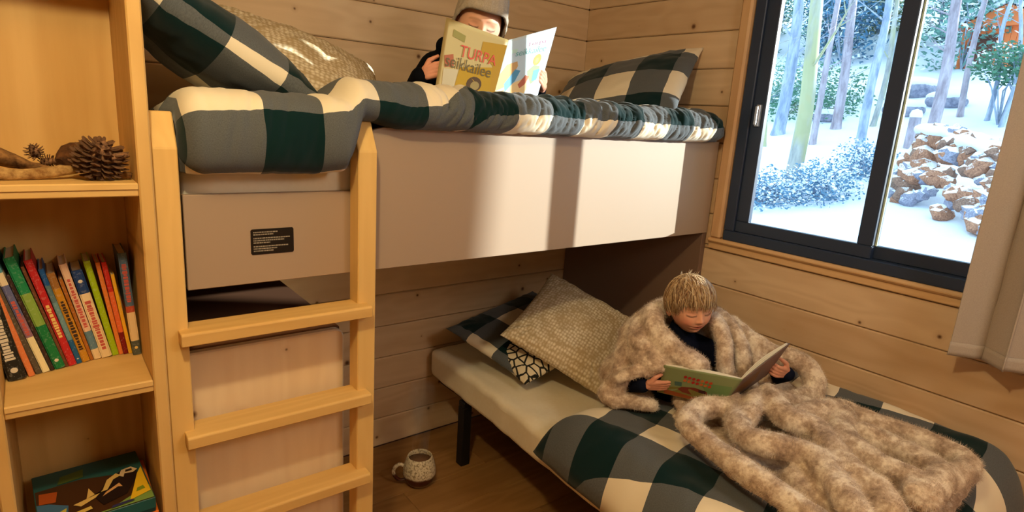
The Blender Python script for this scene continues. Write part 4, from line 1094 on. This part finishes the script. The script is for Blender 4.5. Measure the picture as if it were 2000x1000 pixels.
def blanket():
    bm = bmesh.new()
    for pts, r in TORS+[([(x, y, z+.018) for x, y, z in q], r*1.04) for q, r in BED]:
        S = spline(pts, 5)
        R = [r*(.95+.08*nz(p.x*9, p.y*9, p.z*9+3)) for p in S]
        limb(bm, S, R)
    x = 1.36
    while x < 2.1:
        y = .36
        while y < 1.12:
            if inside(x, y): blob(bm, (x, y, .572+.05*sstep(1.85, 2.1, x)), .045, 2)
            y += .038
        x += .038
    me = remeshed(bm, .008, 4, .5)
    for v in me.vertices:
        p = v.co; q = p+Vector((nz(p.x*30, p.y*30, p.z*30), nz(p.y*30, p.z*30, p.x*30+9), nz(p.z*30, p.x*30, p.y*30+4)))*.004
        v.co = q
    o = link('fur_blanket', me, M['fur']); setp(o, 'mottled beige brown faux fur blanket wrapped around the child on the low bed', 'blanket')
    # the pile: short soft blades standing on the surface
    rnd = random.Random(4); vs = []; fs = []
    me.calc_loop_triangles(); tris = me.loop_triangles; co = [v.co for v in me.vertices]; no = [v.normal for v in me.vertices]
    area = sum(t.area for t in tris); N = 150000
    cam = Vector((0, 0, 1.55))
    for t in tris:
        k = t.area/area*N; k = int(k)+(1 if rnd.random() < k-int(k) else 0)
        if not k: continue
        n = Vector(t.normal)
        if n.z < -.55: continue
        a, b, c_ = (co[i] for i in t.vertices)
        for _ in range(k):
            r1, r2 = rnd.random(), rnd.random()
            if r1+r2 > 1: r1, r2 = 1-r1, 1-r2
            p = a+(b-a)*r1+(c_-a)*r2
            cl = Vector((nz(p.x*14, p.y*14, p.z*14), nz(p.y*14, p.z*14+5, p.x*14), nz(p.z*14, p.x*14+8, p.y*14)))
            d = (n*.9+cl*.7+Vector((rnd.gauss(0, .25), rnd.gauss(0, .25), rnd.gauss(0, .25)-.25))).normalized()
            if d.dot(n) < .12: d = (d+n*.5).normalized()
            L = rnd.uniform(.007, .013); s = d.cross(n)
            if s.length < .05: s = d.orthogonal()
            s = s.normalized()*.00042
            i = len(vs); vs += [p-s-n*.001, p+s-n*.001, p+d*L]; fs.append((i, i+1, i+2))
    m2 = D.meshes.new('pile'); m2.from_pydata([tuple(v) for v in vs], [], fs)
    f = link('fur_pile', m2, M['fur'], o); setp(f, kind='stuff')
blanket()

# ------------------------------------------------------------------ the winter yard beyond the window
def ground_z(x, y):
    d = x-2.4
    z = -.35+.2*max(0, d-3) if d < 14 else 1.85+.32*(d-14)
    return z+.05*nz(x*.9, y*.9)*min(1, max(d-1, 0))
def snow_mat(name='snow'):
    k = NT(name, .7); n = k.noise(k.obj(), 3.0, 3); k.color(k.mix(n, lin(236, 242, 250), lin(222, 232, 246))); k.bump(k.noise(k.obj(), 30, 3), .3, .02); return k.m
M['snow'] = snow_mat()
me = grid_mesh(150, 150, lambda u, v: Vector((2.42+46*u**1.6, -14+44*v, ground_z(2.42+46*u**1.6, -14+44*v))))
structure(link('snowy_ground', me, M['snow']))
def bark_m(name, a, b, moss=None):
    k = NT(name, .9); n = k.noise(k.map(k.obj(), (9, 9, 2.2)), 1, 4, .65); c = k.ramp(n, [(.35, a), (.65, b)])
    if moss is not None: c = k.mix(k.n('ShaderNodeMapRange', ins={0: k.noise(k.map(k.obj(), (3, 3, .8)), 1, 3), 1: .42, 2: .58}).outputs[0], c, moss)
    k.color(c); return k.m
BK = [bark_m('grey_bark', lin(126, 140, 164), lin(178, 188, 206)), bark_m('mossy_bark', lin(138, 140, 142), lin(184, 186, 180), lin(172, 172, 134)), bark_m('rosy_bark', lin(140, 128, 138), lin(186, 176, 186))]  # bark paled towards blue: outdoor haze put into the colour
rt = random.Random(11)
def tree(x, y, r, h, mat, label, lean=(0, 0), nb=14, low=1.6, group='bare trees on the snowy slope'):
    z = ground_z(x, y)-.1
    t = thing('tree', (x, y, z), label, 'tree', group)
    P = [Vector((x+lean[0]*k/6*h*.1+rt.gauss(0, .04)*k, y+lean[1]*k/6*h*.1+rt.gauss(0, .04)*k, z+h*k/6)) for k in range(7)]
    S = spline(P, 4); R_ = [r*(1.25 if i == 0 else 1)*(1-.72*i/(len(S)-1)) for i in range(len(S))]
    bm = bmesh.new(); tube(bm, S, R_, 10); link('trunk', bm_mesh(bm), mat, t)
    bm = bmesh.new()
    for k in range(nb):
        u = rt.uniform(low/h, .95); p = S[int(u*(len(S)-1))]; a = rt.uniform(0, 2*PI); L = rt.uniform(.5, 1.6)*(1-.4*u)
        d = Vector((math.cos(a), math.sin(a), rt.uniform(.1, .9))); q = [p, p+d*L*.5, p+d*L+Vector((0, 0, rt.uniform(-.1, .25)))]
        rr = r*.22*(1-u*.5); tube(bm, q, [rr, rr*.6, rr*.15], 5)
        for _ in range(3):
            s_ = rt.uniform(.3, .9); b = p+d*L*s_; e = Vector((rt.gauss(0, .3), rt.gauss(0, .3), rt.uniform(0, .5))); tube(bm, [b, b+e], [rr*.35, rr*.1], 4)
    link('branches', bm_mesh(bm), mat, t)
    return t
tree(10.7, 5.45, .145, 8, BK[1], 'thick mossy yellow green trunk in the left window pane', (.15, .1), 12)
tree(14.8, 8.1, .16, 8, BK[0], 'grey trunk left of the mossy trunk, in the left window pane', (.1, -.1), 12)
tree(13.9, 6.75, .075, 8, BK[2], 'slender rosy trunk just right of the mossy trunk', (.2, 0), 10)
tree(16.0, 7.25, .12, 9, BK[2], 'reddish grey trunk in the middle of the left window pane', (0, .1), 12)
tree(14.2, 5.86, .10, 8, BK[0], 'bluish trunk close against the middle window post', (.3, -.1), 14)
tree(16.5, 6.6, .07, 8, BK[1], 'thin leaning trunk between the reddish trunk and the middle window post', (.5, 0), 12)
tree(15.1, 4.86, .125, 9, BK[2], 'thick trunk rising behind the rock pile in the right window pane', (.25, 0), 12)
tree(17.6, 5.13, .075, 9, BK[2], 'slim straight trunk right of the thick one behind the rock pile', (.3, 0), 8, 4.5)
tree(17.3, 4.51, .055, 6, BK[0], 'thin twin trunk, left one of the pair near the curtain', (.2, 0), 10)
tree(16.8, 4.11, .05, 6, BK[0], 'thin twin trunk, right one of the pair near the curtain', (.2, .1), 10)
tree(6.8, -2.62, .22, 10, BK[0], 'unseen bare tree added far right of the window to shade the sun patch', (0, 0), 10, 4.5)  # added out of view, its trunk blocks sun from the bunk panel's left part
tree(13.4, 7.6, .045, 7, BK[1], 'spindly sapling by the left edge of the left window pane', (-.3, .2), 14, .8)
def leaf_cloud(name, c, sz, n, mats, leaf=.05, snow=.35, seed=0, ground=True):
    """dense crown of small leaves, each a real bent pair of triangles"""
    r = random.Random(seed); vs = []; fs = []; mi = []
    for _ in range(n):
        d = Vector((r.gauss(0, 1), r.gauss(0, 1), r.gauss(0, 1))).normalized()*r.random()**.45
        k = 1+.28*nz(d.x*2.2+seed, d.y*2.2, d.z*2.2)
        p = Vector(c)+Vector((d.x*sz[0]*k, d.y*sz[1]*k, d.z*sz[2]*k))
        if ground: p.z = max(p.z, ground_z(p.x, p.y)+.02)
        a = Vector((r.gauss(0, 1), r.gauss(0, 1), r.gauss(0, .5))).normalized(); b = a.orthogonal().normalized(); L = leaf*r.uniform(.6, 1.4)
        i = len(vs); vs += [p, p+a*L*.5+b*L*.3, p+a*L, p+a*L*.5-b*L*.3]; fs.append((i, i+1, i+2, i+3)); mi.append(1 if r.random() < snow else 0)
    me = D.meshes.new('leaves'); me.from_pydata([tuple(v) for v in vs], [], fs)
    for p, m in zip(me.polygons, mi): p.material_index = m
    return me
LF = [plain('frosted_green', lin(104, 150, 140), .8), plain('olive_green', lin(150, 160, 112), .8), plain('blue_green', lin(84, 128, 158), .8), plain('evergreen', lin(74, 122, 98), .8)]  # pale tints: frost, with outdoor haze and glare put into the colour
def shrub(c, sz, n, m, label, leaf=.05, snow=.35, seed=0, group='frosted shrubs in the yard', name='shrub', cat='shrub'):
    t = thing(name, (c[0], c[1], ground_z(c[0], c[1])), label, cat, group)
    f = link('foliage', leaf_cloud('leaves', c, sz, n, None, leaf, snow, seed), [m, M['snow']], t); setp(f, kind='stuff')
    bm = bmesh.new(); g = Vector((c[0], c[1], ground_z(c[0], c[1])-.05)); r = random.Random(seed)
    for _ in range(9): tube(bm, [g, g.lerp(Vector(c), .6)+Vector((r.gauss(0, .2)*sz[0], r.gauss(0, .2)*sz[1], 0)), Vector(c)+Vector((r.gauss(0, .5)*sz[0], r.gauss(0, .5)*sz[1], sz[2]*.7))], [.025, .015, .005], 5)
    link('stems', bm_mesh(bm), BK[0], t); return t
SH = [((9.3, 5.15, .62), (.8, .6, .40), 2200, 2, 'low snowy shrub left of the mossy trunk base'), ((10.0, 4.6, .78), (.9, .6, .42), 2400, 2, 'low snowy shrub right of the mossy trunk base'),
      ((11.8, 4.75, 1.15), (.8, .5, .4), 1700, 2, 'low snowy shrub against the middle window post'), ((11.6, 4.15, 1.0), (.6, .3, .35), 1200, 2, 'small frosted shrub at the left foot of the rock pile'),
      ((17.5, 8.6, 2.6), (2.0, 1.4, 1.1), 2600, 3, 'green evergreen bush behind the trunks of the left window pane'), ((18.5, 10.6, 2.7), (2.2, 1.6, 1.2), 2600, 0, 'frosty bush at the far left behind the grey trunk'),
      ((17.0, 4.2, 3.35), (1.3, .8, .45), 1800, 3, 'flat green fir bough spread above the twin trunks')]
for i, (c, sz, n, m, l) in enumerate(SH): shrub(c, sz, n, LF[m], l, .055 if i < 4 else .10, .45 if i < 4 else .12, i)
# woodland behind, one crown per tree
WD = []
for i in range(16):
    a = i/15; x = 25+3.0*math.sin(i*2.3)+4*(1-a); y = 21.0-16.0*a+1.0*math.sin(i*5.1); WD.append((x, y, 4.2+1.4*math.sin(i*1.9)+(1.2 if i > 9 else 0)))
nm = ['pale', 'olive', 'bluish', 'dark green']
ORD = 'first second third fourth fifth sixth seventh eighth ninth tenth eleventh twelfth thirteenth fourteenth fifteenth sixteenth'.split()
for i, (x, y, h) in enumerate(WD):
    q = (0, 1, 2, 3, 2, 0, 1, 2)[i % 8]
    shrub((x, y, ground_z(x, y)+h*.55), (1.9, 1.6, h*.62), 4200, LF[q], 'hazy %s crown, %s from the left in the woodland above the slope' % (nm[q], ORD[i]), .17, .22, 40+i, 'woodland crowns above the slope', 'woodland_tree', 'tree')
# rock pile with snow caps
def rock_mat(n_, a, b):
    k = NT(n_, .9); n = k.noise(k.obj(), 9, 4, .65); c = k.ramp(n, [(.35, a), (.65, b)])
    nzv = k.n('ShaderNodeSeparateXYZ', ins={0: k.n('ShaderNodeNewGeometry').outputs['Normal']}).outputs[2]
    f = k.n('ShaderNodeMapRange', ins={0: k.math('MULTIPLY_ADD', n, .5, nzv), 1: .80, 2: .95}).outputs[0]
    k.color(k.mix(f, c, lin(236, 242, 250))); return k.m
RK = [rock_mat('rust_rock', lin(128, 88, 72), lin(190, 138, 108)), rock_mat('grey_rock', lin(112, 114, 134), lin(160, 160, 176)), rock_mat('brown_rock', lin(110, 82, 72), lin(160, 126, 108))]
pile = thing('rock_pile', (10.2, 2.9, .5), 'pile of rusty brown rocks capped with snow outside the right window pane', 'rock pile')
rr = random.Random(21); stones = []
for v in range(4):
    bm = bmesh.new(); bmesh.ops.create_icosphere(bm, subdivisions=2, radius=1)
    for q in bm.verts: q.co = q.co*(1+.45*nz(q.co.x*1.3+v*7, q.co.y*1.3, q.co.z*1.3)); q.co.z *= .8
    stones.append(bm_mesh(bm)); stones[-1].materials.append(RK[v % 3])
PA, PB = Vector((10.5, 3.72)), Vector((9.0, 1.75))
for k in range(118):
    u = rr.random(); w_ = rr.random(); lay = rr.random()
    top = .30+.85*sstep(0, .22, u)-.15*u
    base = PA.lerp(PB, u)+Vector((.95*lay, .25*lay)); z = ground_z(base.x, base.y)+top*lay*.9+.04
    s_ = rr.uniform(.08, .19)
    o = D.objects.new('stone', stones[k % 4]); COL.objects.link(o); o.parent = pile; o.location = Vector((base.x, base.y, z))-pile.location
    o.scale = (s_*rr.uniform(.8, 1.3), s_*rr.uniform(.8, 1.3), s_); o.rotation_euler = (rr.uniform(-.5, .5), rr.uniform(-.5, .5), rr.uniform(0, 6))
bm = bmesh.new()
for k in range(26):
    u = k/25; base = PA.lerp(PB, u)+Vector((1.0, .27)); top = .30+.85*sstep(0, .22, u)-.15*u
    blob(bm, (base.x+rr.gauss(0, .08), base.y+rr.gauss(0, .05), ground_z(base.x, base.y)+top*.86), rr.uniform(.15, .24), 2, (1.3, 1, .5))
c_ = link('snow_cap', remeshed(bm, .05, 3), M['snow'], pile, smooth=True)
def stump(x, y, r, h, label):
    t = thing('stump', (x, y, ground_z(x, y)), label, 'stump'); z = ground_z(x, y)
    bm = bmesh.new(); tube(bm, [(x, y, z-.1), (x, y, z+h*.5), (x, y, z+h)], [r*1.1, r, r*.95], 14); link('trunk', bm_mesh(bm), BK[2], t)
    bm = bmesh.new(); lathe(bm, [(r*1.02, h-.01), (r*1.08, h+.05), (r*.8, h+.13), (0, h+.16)], (x, y, z), 18); link('snow_cap', bm_mesh(bm), M['snow'], t)
stump(14.3, 4.93, .11, .62, 'upright snow topped stump just behind the left end of the rock pile')
def boulder(x, y, r, label, sc=(1, 1.3, .6)):
    t = thing('boulder', (x, y, ground_z(x, y)), label, 'boulder'); z = ground_z(x, y)+r*.3
    bm = bmesh.new(); blob(bm, (x, y, z), r, 4, sc)
    for v in bm.verts: v.co += Vector((1, 1, .5))*.15*r*nz(v.co.x*2, v.co.y*2, v.co.z*2)
    link('rock', bm_mesh(bm), RK[1], t, smooth=True)
    bm = bmesh.new(); blob(bm, (x, y, z+r*.30), r*.97, 3, (sc[0], sc[1], sc[2]*.72)); link('snow_cap', bm_mesh(bm), M['snow'], t, smooth=True)
boulder(19.5, 6.9, .50, 'large boulder under rounded snow high in the right window pane')
boulder(18.4, 5.75, .36, 'smaller snowy boulder below and right of the large one')
boulder(17.5, 6.35, .38, 'snowy boulder beside the middle window post, right pane')
boulder(16.8, 7.9, .30, 'snowy boulder behind the trunks in the left window pane')
def shed():
    x0, x1, y0, y1 = 22.6, 24.6, 4.9, 7.0; z = ground_z(22.6, 5.6)-.1; h = 1.25
    t = thing('shed', ((x0+x1)/2, (y0+y1)/2, z), 'small orange shed with a snow covered roof high up the slope', 'shed')
    om = plain('orange_boards', lin(236, 128, 74), .7); dk = plain('shed_door_brown', lin(110, 70, 60), .7)
    box('wall', (x0+.02, x1, y0, y1, z, z+h), om, t, 0)
    for k in range(14): box('board', (x0-.012, x0+.02, y0+k*.15, y0+k*.15+.143, z, z+h), om, t, .004)
    box('door', (x0-.03, x0-.012, y0+1.2, y0+1.75, z, z+h*.85), dk, t)
    prism('roof', [(y0-.2, z+h), (y1+.2, z+h), ((y0+y1)/2, z+h+.6)], x0-.25, x1+.2, om, t, .01, axis='x')
    prism('roof_snow', [(y0-.25, z+h+.04), ((y0+y1)/2, z+h+.64), (y1+.25, z+h+.04), (y1+.25, z+h+.16), ((y0+y1)/2, z+h+.78), (y0-.25, z+h+.16)], x0-.28, x1+.22, M['snow'], t, .02, axis='x')
shed()
